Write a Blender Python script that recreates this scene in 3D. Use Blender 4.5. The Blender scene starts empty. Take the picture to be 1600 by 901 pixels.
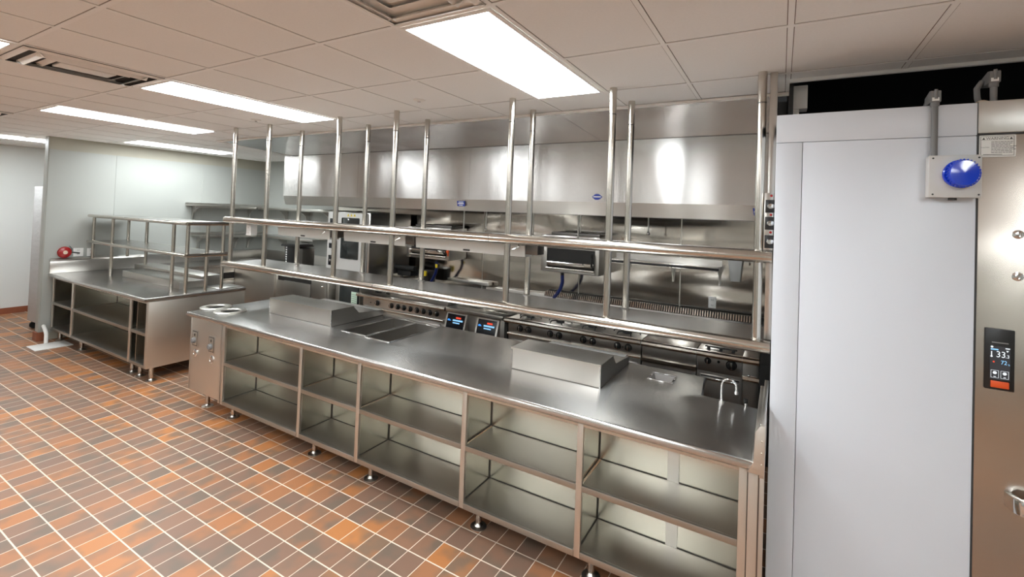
import bpy, bmesh, math, random
from mathutils import Vector, Matrix
random.seed(7)
PI = math.pi
SC = bpy.context.scene
COL = SC.collection

# ------------------------------------------------------------------ camera, world, exposure
F_PX, SX, SY = 731.6, -7.842, -131.997
PITCH, ROLL, YAW = 0.02017, 0.0371, 0.53012
cam_d = bpy.data.cameras.new('camera')
cam_d.sensor_fit = 'HORIZONTAL'; cam_d.sensor_width = 36.0
cam_d.lens = F_PX / 1600 * 36.0
cam_d.shift_x = -SX / 1600; cam_d.shift_y = SY / 1600
cam_d.clip_start = 0.02; cam_d.clip_end = 60
cam = bpy.data.objects.new('camera', cam_d); COL.objects.link(cam)
fw = Vector((-math.sin(YAW) * math.cos(PITCH), math.cos(YAW) * math.cos(PITCH), math.sin(PITCH)))
rt = fw.cross(Vector((0, 0, 1))).normalized(); upv = rt.cross(fw)
r2 = math.cos(ROLL) * rt + math.sin(ROLL) * upv
u2 = -math.sin(ROLL) * rt + math.cos(ROLL) * upv
cam.matrix_world = Matrix(((r2.x, u2.x, -fw.x, 1.90427), (r2.y, u2.y, -fw.y, -2.33544), (r2.z, u2.z, -fw.z, 1.941), (0, 0, 0, 1)))
SC.camera = cam
SC.view_settings.view_transform = 'Standard'
SC.view_settings.look = 'None'
SC.view_settings.exposure = 0.0
SC.view_settings.gamma = 1.0
SC.view_settings.use_curve_mapping = False
w = bpy.data.worlds.new('world'); SC.world = w; w.use_nodes = True
w.node_tree.nodes['Background'].inputs[0].default_value = (0.5, 0.5, 0.5, 1)
w.node_tree.nodes['Background'].inputs[1].default_value = 0.05
LAMP = 25.0          # strength of the fluorescent troffers

# ------------------------------------------------------------------ materials
def newmat(name):
    m = bpy.data.materials.new(name); m.use_nodes = True
    nt = m.node_tree
    return m, nt, nt.nodes['Principled BSDF']
def mat(name, col, rough=0.5, metal=0.0, emit=None, estr=0, noise=0.0, nscale=8.0, bump=0.0, spec=None):
    m, nt, b = newmat(name)
    b.inputs['Base Color'].default_value = (*col, 1)
    b.inputs['Roughness'].default_value = rough
    b.inputs['Metallic'].default_value = metal
    if spec is not None: b.inputs['Specular IOR Level'].default_value = spec
    if emit:
        b.inputs['Emission Color'].default_value = (*emit, 1); b.inputs['Emission Strength'].default_value = estr
    if noise or bump:
        tc = nt.nodes.new('ShaderNodeTexCoord'); n = nt.nodes.new('ShaderNodeTexNoise')
        n.inputs['Scale'].default_value = nscale; n.inputs['Detail'].default_value = 4
        nt.links.new(tc.outputs['Object'], n.inputs['Vector'])
        if noise:
            mx = nt.nodes.new('ShaderNodeMix'); mx.data_type = 'RGBA'
            mx.inputs[6].default_value = (*[c * (1 - noise) for c in col], 1)
            mx.inputs[7].default_value = (*[min(1, c * (1 + noise)) for c in col], 1)
            nt.links.new(n.outputs['Fac'], mx.inputs[0]); nt.links.new(mx.outputs[2], b.inputs['Base Color'])
        if bump:
            bp = nt.nodes.new('ShaderNodeBump'); bp.inputs['Strength'].default_value = bump; bp.inputs['Distance'].default_value = 0.01
            nt.links.new(n.outputs['Fac'], bp.inputs['Height']); nt.links.new(bp.outputs[0], b.inputs['Normal'])
    return m
def steel(name, col=(0.62, 0.60, 0.565), rough=0.27, grain=(1, 1, 1), wave=0.0, wscale=(1.2, 1.2, 1.2), gstr=0.0, aniso=0.0, rvar=0.018, wdist=0.05):
    m, nt, b = newmat(name)
    b.inputs['Metallic'].default_value = 1.0
    tc = nt.nodes.new('ShaderNodeTexCoord')
    mp = nt.nodes.new('ShaderNodeMapping'); mp.inputs['Scale'].default_value = grain
    nt.links.new(tc.outputs['Object'], mp.inputs[0])
    n = nt.nodes.new('ShaderNodeTexNoise'); n.inputs['Scale'].default_value = 6; n.inputs['Detail'].default_value = 3
    nt.links.new(mp.outputs[0], n.inputs['Vector'])
    mr = nt.nodes.new('ShaderNodeMapRange'); mr.inputs[3].default_value = rough - rvar; mr.inputs[4].default_value = rough + rvar
    nt.links.new(n.outputs['Fac'], mr.inputs[0]); nt.links.new(mr.outputs[0], b.inputs['Roughness'])
    n2 = nt.nodes.new('ShaderNodeTexNoise'); n2.inputs['Scale'].default_value = 2.2; n2.inputs['Detail'].default_value = 2
    nt.links.new(tc.outputs['Object'], n2.inputs['Vector'])
    mx = nt.nodes.new('ShaderNodeMix'); mx.data_type = 'RGBA'
    mx.inputs[6].default_value = (*[c * 0.90 for c in col], 1); mx.inputs[7].default_value = (*[min(1, c * 1.08) for c in col], 1)
    nt.links.new(n2.outputs['Fac'], mx.inputs[0]); nt.links.new(mx.outputs[2], b.inputs['Base Color'])
    bp = nt.nodes.new('ShaderNodeBump'); bp.inputs['Strength'].default_value = gstr; bp.inputs['Distance'].default_value = 0.01
    nt.links.new(n.outputs['Fac'], bp.inputs['Height'])
    last = bp
    if wave:
        mp2 = nt.nodes.new('ShaderNodeMapping'); mp2.inputs['Scale'].default_value = wscale
        nt.links.new(tc.outputs['Object'], mp2.inputs[0])
        n3 = nt.nodes.new('ShaderNodeTexNoise'); n3.inputs['Scale'].default_value = 1.0; n3.inputs['Detail'].default_value = 0.5
        nt.links.new(mp2.outputs[0], n3.inputs['Vector'])
        b2 = nt.nodes.new('ShaderNodeBump'); b2.inputs['Strength'].default_value = wave; b2.inputs['Distance'].default_value = wdist
        nt.links.new(n3.outputs['Fac'], b2.inputs['Height']); nt.links.new(bp.outputs[0], b2.inputs['Normal']); last = b2
    nt.links.new(last.outputs[0], b.inputs['Normal'])
    if aniso:
        b.inputs['Anisotropic'].default_value = aniso
        tg = nt.nodes.new('ShaderNodeCombineXYZ'); tg.inputs[1].default_value = 0.7071; tg.inputs[2].default_value = 0.7071   # blur across the horizontal brushing
        nt.links.new(tg.outputs[0], b.inputs['Tangent'])
    return m

M = {}
M['steel'] = steel('brushed_steel', rough=0.30, aniso=0.5)
M['top'] = steel('worktop_steel', col=(0.60, 0.59, 0.57), rough=0.26, rvar=0.0, wave=0.3, wscale=(1.3, 1.0, 1), aniso=0.88)
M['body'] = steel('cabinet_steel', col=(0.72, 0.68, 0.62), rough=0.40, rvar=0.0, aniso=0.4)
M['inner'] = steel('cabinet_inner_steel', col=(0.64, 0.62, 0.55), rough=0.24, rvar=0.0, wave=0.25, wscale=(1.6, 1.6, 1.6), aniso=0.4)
M['shelf'] = steel('shelf_steel', col=(0.46, 0.44, 0.40), rough=0.36, rvar=0.0, aniso=0.3)  # darker copy of the bay steel, painting the dim reflections on shelves
M['rimsteel'] = steel('rim_steel', col=(0.66, 0.65, 0.60), rough=0.38, rvar=0.0)
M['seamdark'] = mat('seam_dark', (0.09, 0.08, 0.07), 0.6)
M['hood'] = steel('hood_steel', col=(0.66, 0.64, 0.62), rough=0.23, rvar=0.0, wave=0.8, wscale=(1.5, 1, 0.2), aniso=0.8)
M['soffit'] = steel('soffit_steel', col=(0.62, 0.60, 0.60), rough=0.2, grain=(2, 2, 2), wave=0.5, wscale=(1.5, 1.5, 1.5))
M['wallsteel'] = steel('wall_sheet_steel', col=(0.60, 0.56, 0.51), rough=0.13, rvar=0.0, wave=0.9, wscale=(0.5, 1, 3.0), aniso=0.3)
M['tube'] = steel('polished_tube_steel', col=(0.60, 0.565, 0.51), rough=0.20, rvar=0.0)
M['range'] = steel('range_steel', col=(0.50, 0.485, 0.46), rough=0.30, rvar=0.0, aniso=0.4)
M['chrome'] = mat('chrome', (0.8, 0.8, 0.8), 0.08, 1.0)
M['black'] = mat('black_plastic', (0.012, 0.012, 0.012), 0.35)
M['iron'] = mat('cast_iron', (0.02, 0.02, 0.02), 0.6, bump=0.3, nscale=60)
M['darksteel'] = steel('dark_steel', col=(0.20, 0.19, 0.18), rough=0.35)
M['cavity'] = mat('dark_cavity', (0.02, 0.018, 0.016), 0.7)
M['glass'] = mat('dark_oven_glass', (0.03, 0.035, 0.035), 0.05, spec=0.8)
M['white'] = mat('white_wall_panel', (0.385, 0.398, 0.372), 0.42, noise=0.02, nscale=3)
M['beige'] = mat('beige_wall_paint', (0.40, 0.38, 0.31), 0.7, noise=0.02, nscale=4)
M['walkin'] = mat('walk_in_white_panel', (0.73, 0.77, 0.83), 0.38, noise=0.02, nscale=2, bump=0.02)
M['frp'] = M['white']
M['farbright'] = mat('far_wall_brightened', (0.78, 0.80, 0.78), 0.5, noise=0.02, nscale=3)  # lighter than the other white walls, standing in for light missing there
M['vent'] = mat('painted_vent_metal', (0.86, 0.82, 0.77), 0.4)
M['tee'] = mat('ceiling_tee_paint', (0.92, 0.90, 0.87), 0.5)
M['plasticwhite'] = mat('white_plastic', (0.82, 0.82, 0.80), 0.4)
M['grayplastic'] = mat('light_gray_plastic', (0.62, 0.62, 0.60), 0.45)
M['conduit'] = mat('gray_conduit_plastic', (0.19, 0.19, 0.19), 0.5)
M['blue'] = mat('blue_lens_plastic', (0.004, 0.05, 0.62), 0.12, spec=0.7)
M['badge'] = mat('blue_badge', (0.02, 0.05, 0.35), 0.3)
M['ink'] = mat('black_ink', (0.02, 0.02, 0.02), 0.5)
M['label'] = mat('label_paper', (0.80, 0.80, 0.77), 0.5)
M['green_label'] = mat('pale_green_label', (0.62, 0.80, 0.66), 0.5)
M['red'] = mat('red_enamel', (0.35, 0.015, 0.015), 0.25)
M['cream'] = mat('cream_plastic', (0.75, 0.62, 0.48), 0.4)
M['orange'] = mat('orange_tag', (0.75, 0.10, 0.02), 0.4)
M['yellow'] = mat('yellow_plastic', (0.80, 0.60, 0.02), 0.4)
M['hose'] = mat('blue_hose', (0.01, 0.02, 0.12), 0.35)
M['scrblack'] = mat('screen_black', (0.006, 0.007, 0.012), 0.12, emit=(0.0, 0.0, 0.0), estr=0)
M['scrwhite'] = mat('screen_white', (0.1, 0.1, 0.1), 0.3, emit=(0.9, 0.95, 1.0), estr=1.0)
M['scrblue'] = mat('screen_blue', (0.02, 0.1, 0.3), 0.3, emit=(0.06, 0.35, 1.0), estr=1.0)
M['scrcyan'] = mat('screen_light_blue', (0.1, 0.2, 0.3), 0.3, emit=(0.3, 0.65, 1.0), estr=0.9)
M['scrred'] = mat('screen_red', (0.3, 0.02, 0.02), 0.3, emit=(1.0, 0.08, 0.03), estr=0.9)
M['cove'] = mat('quarry_cove_tile', (0.28, 0.09, 0.045), 0.5, noise=0.15, nscale=5)
M['pvc'] = mat('white_pvc', (0.85, 0.85, 0.82), 0.35)
M['rubber'] = mat('black_rubber', (0.015, 0.015, 0.015), 0.6)
M['lamp'] = mat('lit_diffuser', (0.9, 0.9, 0.9), 0.4, emit=(0.92, 0.975, 1.0), estr=LAMP)
M['plenumdark'] = mat('plenum_darkness', (0.03, 0.03, 0.03), 0.9)  # near-black tone paints the darkness inside the open plenum
M['heat'] = mat('heat_lamp_housing', (0.72, 0.72, 0.69), 0.35, 0.1)
# plastic wrap film
m, nt, b = newmat('plastic_wrap'); M['wrap'] = m
b.inputs['Base Color'].default_value = (0.50, 0.50, 0.50, 1); b.inputs['Roughness'].default_value = 0.45
tc = nt.nodes.new('ShaderNodeTexCoord'); wv = nt.nodes.new('ShaderNodeTexNoise'); wv.inputs['Scale'].default_value = 4
mp = nt.nodes.new('ShaderNodeMapping'); mp.inputs['Rotation'].default_value = (0, 0.6, 0); mp.inputs['Scale'].default_value = (1, 1, 3)
nt.links.new(tc.outputs['Object'], mp.inputs[0]); nt.links.new(mp.outputs[0], wv.inputs['Vector'])
bp = nt.nodes.new('ShaderNodeBump'); bp.inputs['Distance'].default_value = 0.02; bp.inputs['Strength'].default_value = 0.35
nt.links.new(wv.outputs['Fac'], bp.inputs['Height']); nt.links.new(bp.outputs[0], b.inputs['Normal'])

def grid_nodes(nt, vec, px, py, ox, oy):
    """cell coordinates (u,v in 0..1) and cell id for a rectangular grid"""
    sp = nt.nodes.new('ShaderNodeSeparateXYZ'); nt.links.new(vec, sp.inputs[0])
    def ax(o, p, off):
        a = nt.nodes.new('ShaderNodeMath'); a.operation = 'SUBTRACT'; a.inputs[1].default_value = off; nt.links.new(o, a.inputs[0])
        d = nt.nodes.new('ShaderNodeMath'); d.operation = 'DIVIDE'; d.inputs[1].default_value = p; nt.links.new(a.outputs[0], d.inputs[0])
        f = nt.nodes.new('ShaderNodeMath'); f.operation = 'FRACT'; nt.links.new(d.outputs[0], f.inputs[0])
        g = nt.nodes.new('ShaderNodeMath'); g.operation = 'FLOOR'; nt.links.new(d.outputs[0], g.inputs[0])
        pp = nt.nodes.new('ShaderNodeMath'); pp.operation = 'PINGPONG'; pp.inputs[1].default_value = 0.5; nt.links.new(f.outputs[0], pp.inputs[0])
        q = nt.nodes.new('ShaderNodeMath'); q.operation = 'MULTIPLY'; q.inputs[1].default_value = p; nt.links.new(pp.outputs[0], q.inputs[0])
        return q.outputs[0], g.outputs[0]
    dx, ix = ax(sp.outputs[0], px, ox); dy, iy = ax(sp.outputs[1], py, oy)
    return dx, ix, dy, iy
def floor_material():
    m, nt, b = newmat('quarry_tile_floor')
    tc = nt.nodes.new('ShaderNodeTexCoord')
    dx, ix, dy, iy = grid_nodes(nt, tc.outputs['Object'], 0.1289, 0.1662, FT_X, FT_Y)
    mn = nt.nodes.new('ShaderNodeMath'); mn.operation = 'MINIMUM'
    sc_ = nt.nodes.new('ShaderNodeMath'); sc_.operation = 'MULTIPLY'; sc_.inputs[1].default_value = 1.6; nt.links.new(dx, sc_.inputs[0])
    nt.links.new(sc_.outputs[0], mn.inputs[0]); nt.links.new(dy, mn.inputs[1])
    st = nt.nodes.new('ShaderNodeMapRange'); st.interpolation_type = 'SMOOTHSTEP'
    st.inputs[1].default_value = 0.0028; st.inputs[2].default_value = 0.0050
    nt.links.new(mn.outputs[0], st.inputs[0])
    cmb = nt.nodes.new('ShaderNodeCombineXYZ'); nt.links.new(ix, cmb.inputs[0]); nt.links.new(iy, cmb.inputs[1])
    wn = nt.nodes.new('ShaderNodeTexWhiteNoise'); wn.noise_dimensions = '3D'; nt.links.new(cmb.outputs[0], wn.inputs['Vector'])
    rmp = nt.nodes.new('ShaderNodeValToRGB')
    cr = rmp.color_ramp; cr.elements[0].position = 0; cr.elements[0].color = (0.205, 0.122, 0.085, 1)
    cr.elements[1].position = 1; cr.elements[1].color = (0.47, 0.185, 0.055, 1)
    e = cr.elements.new(0.45); e.color = (0.27, 0.142, 0.085, 1)
    e = cr.elements.new(0.75); e.color = (0.38, 0.155, 0.06, 1)
    nt.links.new(wn.outputs['Value'], rmp.inputs[0])
    # flashing: dark smoky patches that lie on the tiles, shifted per tile
    add = nt.nodes.new('ShaderNodeVectorMath'); add.operation = 'ADD'
    scv = nt.nodes.new('ShaderNodeVectorMath'); scv.operation = 'SCALE'; scv.inputs['Scale'].default_value = 0.35
    nt.links.new(wn.outputs['Color'], scv.inputs[0])
    nt.links.new(tc.outputs['Object'], add.inputs[0]); nt.links.new(scv.outputs[0], add.inputs[1])
    fl = nt.nodes.new('ShaderNodeTexNoise'); fl.inputs['Scale'].default_value = 5.0; fl.inputs['Detail'].default_value = 2
    nt.links.new(add.outputs[0], fl.inputs['Vector'])
    fr = nt.nodes.new('ShaderNodeMapRange'); fr.inputs[1].default_value = 0.46; fr.inputs[2].default_value = 0.66; fr.inputs[4].default_value = 0.80
    nt.links.new(fl.outputs['Fac'], fr.inputs[0])
    mx = nt.nodes.new('ShaderNodeMix'); mx.data_type = 'RGBA'; mx.inputs[7].default_value = (0.15, 0.115, 0.085, 1)
    nt.links.new(fr.outputs[0], mx.inputs[0]); nt.links.new(rmp.outputs[0], mx.inputs[6])
    mg = nt.nodes.new('ShaderNodeMix'); mg.data_type = 'RGBA'; mg.inputs[6].default_value = (0.72, 0.60, 0.48, 1)
    nt.links.new(st.outputs[0], mg.inputs[0]); nt.links.new(mx.outputs[2], mg.inputs[7])
    nt.links.new(mg.outputs[2], b.inputs['Base Color'])
    b.inputs['Roughness'].default_value = 0.45
    bp = nt.nodes.new('ShaderNodeBump'); bp.inputs['Strength'].default_value = 0.4; bp.inputs['Distance'].default_value = 0.003
    nt.links.new(st.outputs[0], bp.inputs['Height']); nt.links.new(bp.outputs[0], b.inputs['Normal'])
    return m
def ceiling_material():
    m, nt, b = newmat('ceiling_tile')
    tc = nt.nodes.new('ShaderNodeTexCoord')
    dx, ix, dy, iy = grid_nodes(nt, tc.outputs['Object'], CP_X, CP_Y, CO_X, CO_Y)
    mn = nt.nodes.new('ShaderNodeMath'); mn.operation = 'MINIMUM'; nt.links.new(dx, mn.inputs[0]); nt.links.new(dy, mn.inputs[1])
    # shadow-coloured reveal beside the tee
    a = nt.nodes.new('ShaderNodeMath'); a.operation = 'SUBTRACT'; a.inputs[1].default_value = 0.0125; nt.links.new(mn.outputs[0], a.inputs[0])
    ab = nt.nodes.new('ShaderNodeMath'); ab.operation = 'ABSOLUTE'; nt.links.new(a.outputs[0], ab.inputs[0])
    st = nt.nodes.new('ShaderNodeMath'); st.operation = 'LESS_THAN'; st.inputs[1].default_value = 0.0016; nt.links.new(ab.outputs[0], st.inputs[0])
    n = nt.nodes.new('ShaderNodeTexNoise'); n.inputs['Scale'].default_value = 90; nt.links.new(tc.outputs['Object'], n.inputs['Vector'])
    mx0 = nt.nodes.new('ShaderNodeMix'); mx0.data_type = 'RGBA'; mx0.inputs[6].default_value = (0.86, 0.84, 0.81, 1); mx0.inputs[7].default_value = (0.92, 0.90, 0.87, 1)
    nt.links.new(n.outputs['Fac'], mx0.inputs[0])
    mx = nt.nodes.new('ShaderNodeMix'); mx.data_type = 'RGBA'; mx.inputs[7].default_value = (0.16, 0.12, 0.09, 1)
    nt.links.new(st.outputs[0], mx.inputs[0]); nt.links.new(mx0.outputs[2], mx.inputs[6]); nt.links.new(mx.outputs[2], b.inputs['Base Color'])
    b.inputs['Roughness'].default_value = 0.75
    return m

# ------------------------------------------------------------------ geometry helpers
class B:
    def __init__(s): s.bm = bmesh.new()
    def box(s, x0, x1, y0, y1, z0, z1, bev=0.0, seg=2):
        vs = [s.bm.verts.new((x, y, z)) for x in (min(x0, x1), max(x0, x1)) for y in (min(y0, y1), max(y0, y1)) for z in (min(z0, z1), max(z0, z1))]
        f = [(0, 1, 3, 2), (4, 6, 7, 5), (0, 4, 5, 1), (2, 3, 7, 6), (0, 2, 6, 4), (1, 5, 7, 3)]
        fs = [s.bm.faces.new([vs[i] for i in q]) for q in f]
        if bev > 0:
            es = list({e for q in fs for e in q.edges})
            bmesh.ops.bevel(s.bm, geom=es, offset=bev, segments=seg, affect='EDGES', profile=0.5)
        return s
    def prism(s, poly, axis, a, b, bev=0.0):
        """poly in the two other axes (x: (y,z); y: (x,z); z: (x,y))"""
        def P(p, t):
            return {'x': (t, p[0], p[1]), 'y': (p[0], t, p[1]), 'z': (p[0], p[1], t)}[axis]
        A = [s.bm.verts.new(P(p, a)) for p in poly]; Bv = [s.bm.verts.new(P(p, b)) for p in poly]
        n = len(poly); fs = [s.bm.faces.new(A), s.bm.faces.new(Bv[::-1])]
        for i in range(n): fs.append(s.bm.faces.new((A[i], Bv[i], Bv[(i + 1) % n], A[(i + 1) % n])))
        if bev > 0:
            es = list({e for q in fs for e in q.edges})
            bmesh.ops.bevel(s.bm, geom=es, offset=bev, segments=2, affect='EDGES', profile=0.5)
        return s
    def cyl(s, p, q, r, r2=None, n=20):
        p = Vector(p); q = Vector(q); d = q - p; L = d.length
        r2 = r if r2 is None else r2
        mt = Matrix.Translation((p + q) / 2) @ d.to_track_quat('Z', 'Y').to_matrix().to_4x4()
        bmesh.ops.create_cone(s.bm, cap_ends=True, segments=n, radius1=r, radius2=r2, depth=L, matrix=mt)
        return s
    def path(s, pts, r, n=12):
        pts = [Vector(p) for p in pts]; rings = []
        prev = None
        for i, p in enumerate(pts):
            t = (pts[min(i + 1, len(pts) - 1)] - pts[max(i - 1, 0)]).normalized()
            a = Vector((0, 0, 1)) if prev is None else prev
            if abs(a.dot(t)) > 0.95: a = Vector((0, 1, 0)) if abs(t.y) < .9 else Vector((1, 0, 0))
            u = (a - t * a.dot(t)).normalized(); v = t.cross(u); prev = u
            rings.append([s.bm.verts.new(p + u * (r * math.cos(2 * PI * k / n)) + v * (r * math.sin(2 * PI * k / n))) for k in range(n)])
        for i in range(len(rings) - 1):
            for k in range(n):
                s.bm.faces.new((rings[i][k], rings[i][(k + 1) % n], rings[i + 1][(k + 1) % n], rings[i + 1][k]))
        s.bm.faces.new(rings[0][::-1]); s.bm.faces.new(rings[-1])
        return s
    def lathe(s, prof, c, axis='z', n=32, caps=True):
        """prof: (r, h) list; revolved about axis through c; h along +axis"""
        rings = []
        for r, h in prof:
            ring = []
            for k in range(n):
                a = 2 * PI * k / n; x, y = max(r, 1e-5) * math.cos(a), max(r, 1e-5) * math.sin(a)
                v = {'z': (x, y, h), 'y': (x, h, -y), 'x': (h, x, y)}[axis]
                ring.append(s.bm.verts.new((c[0] + v[0], c[1] + v[1], c[2] + v[2])))
            rings.append(ring)
        for i in range(len(rings) - 1):
            for k in range(n): s.bm.faces.new((rings[i][k], rings[i][(k + 1) % n], rings[i + 1][(k + 1) % n], rings[i + 1][k]))
        if caps: s.bm.faces.new(rings[0][::-1]); s.bm.faces.new(rings[-1])
        return s
    def sphere(s, c, r, sc=(1, 1, 1)):
        bmesh.ops.create_uvsphere(s.bm, u_segments=16, v_segments=10, radius=r, matrix=Matrix.Translation(c) @ Matrix.Diagonal((*sc, 1)))
        return s
    def build(s, name, material, parent=None, label=None, smooth=35):
        bmesh.ops.recalc_face_normals(s.bm, faces=s.bm.faces)
        me = bpy.data.meshes.new(name)
        o = bpy.data.objects.new(name, me); COL.objects.link(o)
        if parent is not None:
            off = WPOS[parent.name]; bmesh.ops.translate(s.bm, verts=s.bm.verts, vec=-off)
            o.parent = parent; WPOS[o.name] = off
        else:
            WPOS[o.name] = Vector((0, 0, 0))
        s.bm.to_mesh(me); s.bm.free()
        for p in me.polygons: p.use_smooth = True
        try: me.set_sharp_from_angle(angle=math.radians(smooth))
        except Exception: pass
        me.materials.append(M[material] if isinstance(material, str) else material)
        if label: o['label'] = label
        return o
WPOS = {}
def T(name, label, cat, loc, group=None):
    o = bpy.data.objects.new(name, None); COL.objects.link(o); o.location = loc; o.empty_display_size = 0.05
    o['label'] = label; o['category'] = cat
    if group: o['group'] = group
    WPOS[o.name] = Vector(loc)
    return o
def tag(o, label, cat, group=None):
    o['label'] = label; o['category'] = cat
    if group: o['group'] = group
    return o
def struct(o): o['kind'] = 'structure'; return o
def dup(root, delta, label=None, group=None):
    """copy of a thing, its parts and their sub-parts"""
    def cp(o, par):
        c = o.copy(); COL.objects.link(c)
        if par is not None: c.parent = par
        for ch in list(KIDS(o)): cp(ch, c)
        return c
    KIDS = lambda o: [q for q in ALL if q.parent is o]
    ALL = list(SC.objects)
    r = cp(root, None); r.location = root.location + Vector(delta)
    if label: r['label'] = label
    if group: r['group'] = group
    return r
def text(s, size, loc, material, name='lettering', parent=None, axis='-y', extrude=0.0006, align='LEFT', sx=1.0):
    c = bpy.data.curves.new(name, 'FONT'); c.body = s; c.size = size; c.extrude = extrude; c.align_x = align
    o = bpy.data.objects.new(name, c); COL.objects.link(o)
    bpy.context.view_layer.update()
    me = bpy.data.meshes.new_from_object(o.evaluated_get(bpy.context.evaluated_depsgraph_get()))
    bpy.data.objects.remove(o); bpy.data.curves.remove(c)
    me.name = name
    rot = {'-y': Matrix.Rotation(PI / 2, 4, 'X'), '+x': Matrix.Rotation(PI / 2, 4, 'Z') @ Matrix.Rotation(PI / 2, 4, 'X')}[axis] if isinstance(axis, str) else axis
    off = WPOS[parent.name] if parent else Vector((0, 0, 0))
    me.transform(Matrix.Translation(Vector(loc) - off) @ rot @ Matrix.Diagonal((sx, 1, 1, 1)))
    me.materials.clear(); me.materials.append(M[material])
    o = bpy.data.objects.new(name, me); COL.objects.link(o)
    if parent: o.parent = parent; WPOS[o.name] = off
    return o
def cut(o, cutters):
    """boolean-difference several bmesh builders out of o, then discard them"""
    for cb in cutters:
        me = bpy.data.meshes.new('c'); bmesh.ops.recalc_face_normals(cb.bm, faces=cb.bm.faces); cb.bm.to_mesh(me); cb.bm.free()
        me.transform(Matrix.Translation(-WPOS[o.name]))
        co = bpy.data.objects.new('c', me); COL.objects.link(co)
        md = o.modifiers.new('b', 'BOOLEAN'); md.object = co; md.operation = 'DIFFERENCE'; md.solver = 'EXACT'
        if o.parent: co.location = o.parent.location
        bpy.context.view_layer.update()
        nm = bpy.data.meshes.new_from_object(o.evaluated_get(bpy.context.evaluated_depsgraph_get()))
        o.modifiers.clear(); old = o.data; o.data = nm; bpy.data.meshes.remove(old)
        bpy.data.objects.remove(co); bpy.data.meshes.remove(me)

# ------------------------------------------------------------------ the room
CZ = 2.756
CP_X, CP_Y, CO_X, CO_Y = 0.508, 0.702, 0.398, -0.112
FT_X, FT_Y = 0.1109, 0.0872
M['floor'] = floor_material(); M['ceil'] = ceiling_material()
LX = -6.65
struct(B().box(-10, 5.0, -5.5, 3.3, -0.1, 0).build('floor', 'floor'))
struct(B().box(-10, 5.0, -5.5, 0.735, CZ, CZ + 0.03).box(-10, 1.945, 0.735, 1.02, CZ, CZ + 0.03).box(-10, -4.48, 1.02, 3.3, CZ, CZ + 0.03).build('ceiling', 'ceil'))
# exposed grid tees
g = B()
ks = range(-20, 10)
for k in ks:
    x = CO_X + k * CP_X
    if -9.9 < x < 4.9:
        y1 = 3.05 if x < -4.5 else (1.0 if x < 1.93 else 0.735)
        g.box(x - 0.011, x + 0.011, -5.4, y1, CZ - 0.003, CZ - 0.0002)
for k in range(-7, 5):
    y = CO_Y + k * CP_Y
    x1 = 4.9 if y < 0.7 else (1.9 if y < 1.0 else -4.5)
    g.box(-9.9, x1, y - 0.011, y + 0.011, CZ - 0.0034, CZ - 0.0004)
struct(g.build('trim_1', 'tee'))
# angle trims round the hood recess and at the edge of the open plenum
struct(B().box(-4.50, 1.945, 1.0, 1.03, CZ - 0.022, CZ - 0.0045).box(-4.505, -4.475, 1.03, 2.1, CZ - 0.022, CZ - 0.0045).build('trim_2', 'vent'))
struct(B().box(1.93, 5.0, 0.722, 0.745, CZ - 0.018, CZ + 0.0).build('trim_3', 'tee'))
# walls
struct(B().box(LX - 0.11, LX, -0.03, 3.05, 0, CZ).build('wall_left', 'beige'))
struct(B().box(LX, LX + 0.006, -0.024, 3.05, 0.1, 2.584).box(LX - 0.11, LX + 0.006, -0.036, -0.030, 0.12, CZ - 0.001)
       .box(LX + 0.006, LX + 0.010, 0.72, 0.745, 0.92, 2.584).box(LX + 0.006, LX + 0.010, 1.93, 1.955, 0.92, 2.584).build('trim_4', 'frp'))
struct(B().box(LX - 0.12, LX + 0.03, -0.055, -0.036, 0, 0.115).box(LX + 0.006, LX + 0.03, -0.036, 0.03, 0, 0.115).build('baseboard_left', 'cove'))
struct(B().box(-10, -4.66, 3.05, 3.2, 0, CZ).build('wall_back', 'white'))
struct(B().box(-4.66, 1.95, 3.05, 3.2, 0, CZ + 0.4).build('wall_hood_side', 'wallsteel'))
struct(B().box(-9.2, -9.0, -5.5, 3.3, 0, CZ).build('wall_far', 'farbright'))
struct(B().box(-9.0, -8.985, -5.5, 3.2, 0, 0.095).build('baseboard_far', 'cove'))
struct(B().box(-10, 5.0, -5.5, -5.35, 0, CZ).build('wall_front', 'white'))
struct(B().box(4.85, 5.0, -5.5, 3.3, 0, CZ + 0.8).build('wall_right', 'white'))
struct(B().box(1.95, 4.85, 2.2, 2.3, 2.48, CZ + 0.8).box(1.95, 4.85, 0.75, 2.3, CZ + 0.75, CZ + 0.8).box(1.93, 1.95, 0.75, 3.2, 2.48, CZ + 0.8).build('wall_plenum', 'plenumdark'))
struct(B().box(1.935, 2.02, 0.80, 0.90, 2.60, 2.735, 0.004).box(1.935, 1.98, 0.80, 0.86, 2.55, 2.60, 0.004).build('trim_5', 'vent'))

# ------------------------------------------------------------------ ceiling fixtures
def troffer(x0, x1, y0, y1, label):
    t = T('ceiling_light', label, 'ceiling light', ((x0 + x1) / 2, (y0 + y1) / 2, CZ), 'ceiling light panels')
    f = B(); z0, z1 = CZ - 0.010, CZ - 0.0036; e = 0.022
    f.box(x0, x1, y0, y0 + e, z0, z1).box(x0, x1, y1 - e, y1, z0, z1).box(x0, x0 + e, y0 + e, y1 - e, z0, z1).box(x1 - e, x1, y0 + e, y1 - e, z0, z1)
    f.build('frame', 'tee', t)
    B().box(x0 + e, x1 - e, y0 + e, y1 - e, CZ - 0.008, CZ - 0.004).build('diffuser', 'lamp', t)
    if 'seam' in label: B().box(x0 + .10, x0 + .108, y0 + e, y1 - e, CZ - 0.0095, CZ - 0.008).build('center_seam', 'conduit', t)
gx = lambda k: CO_X + k * CP_X
gy = lambda k: CO_Y + k * CP_Y
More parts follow.
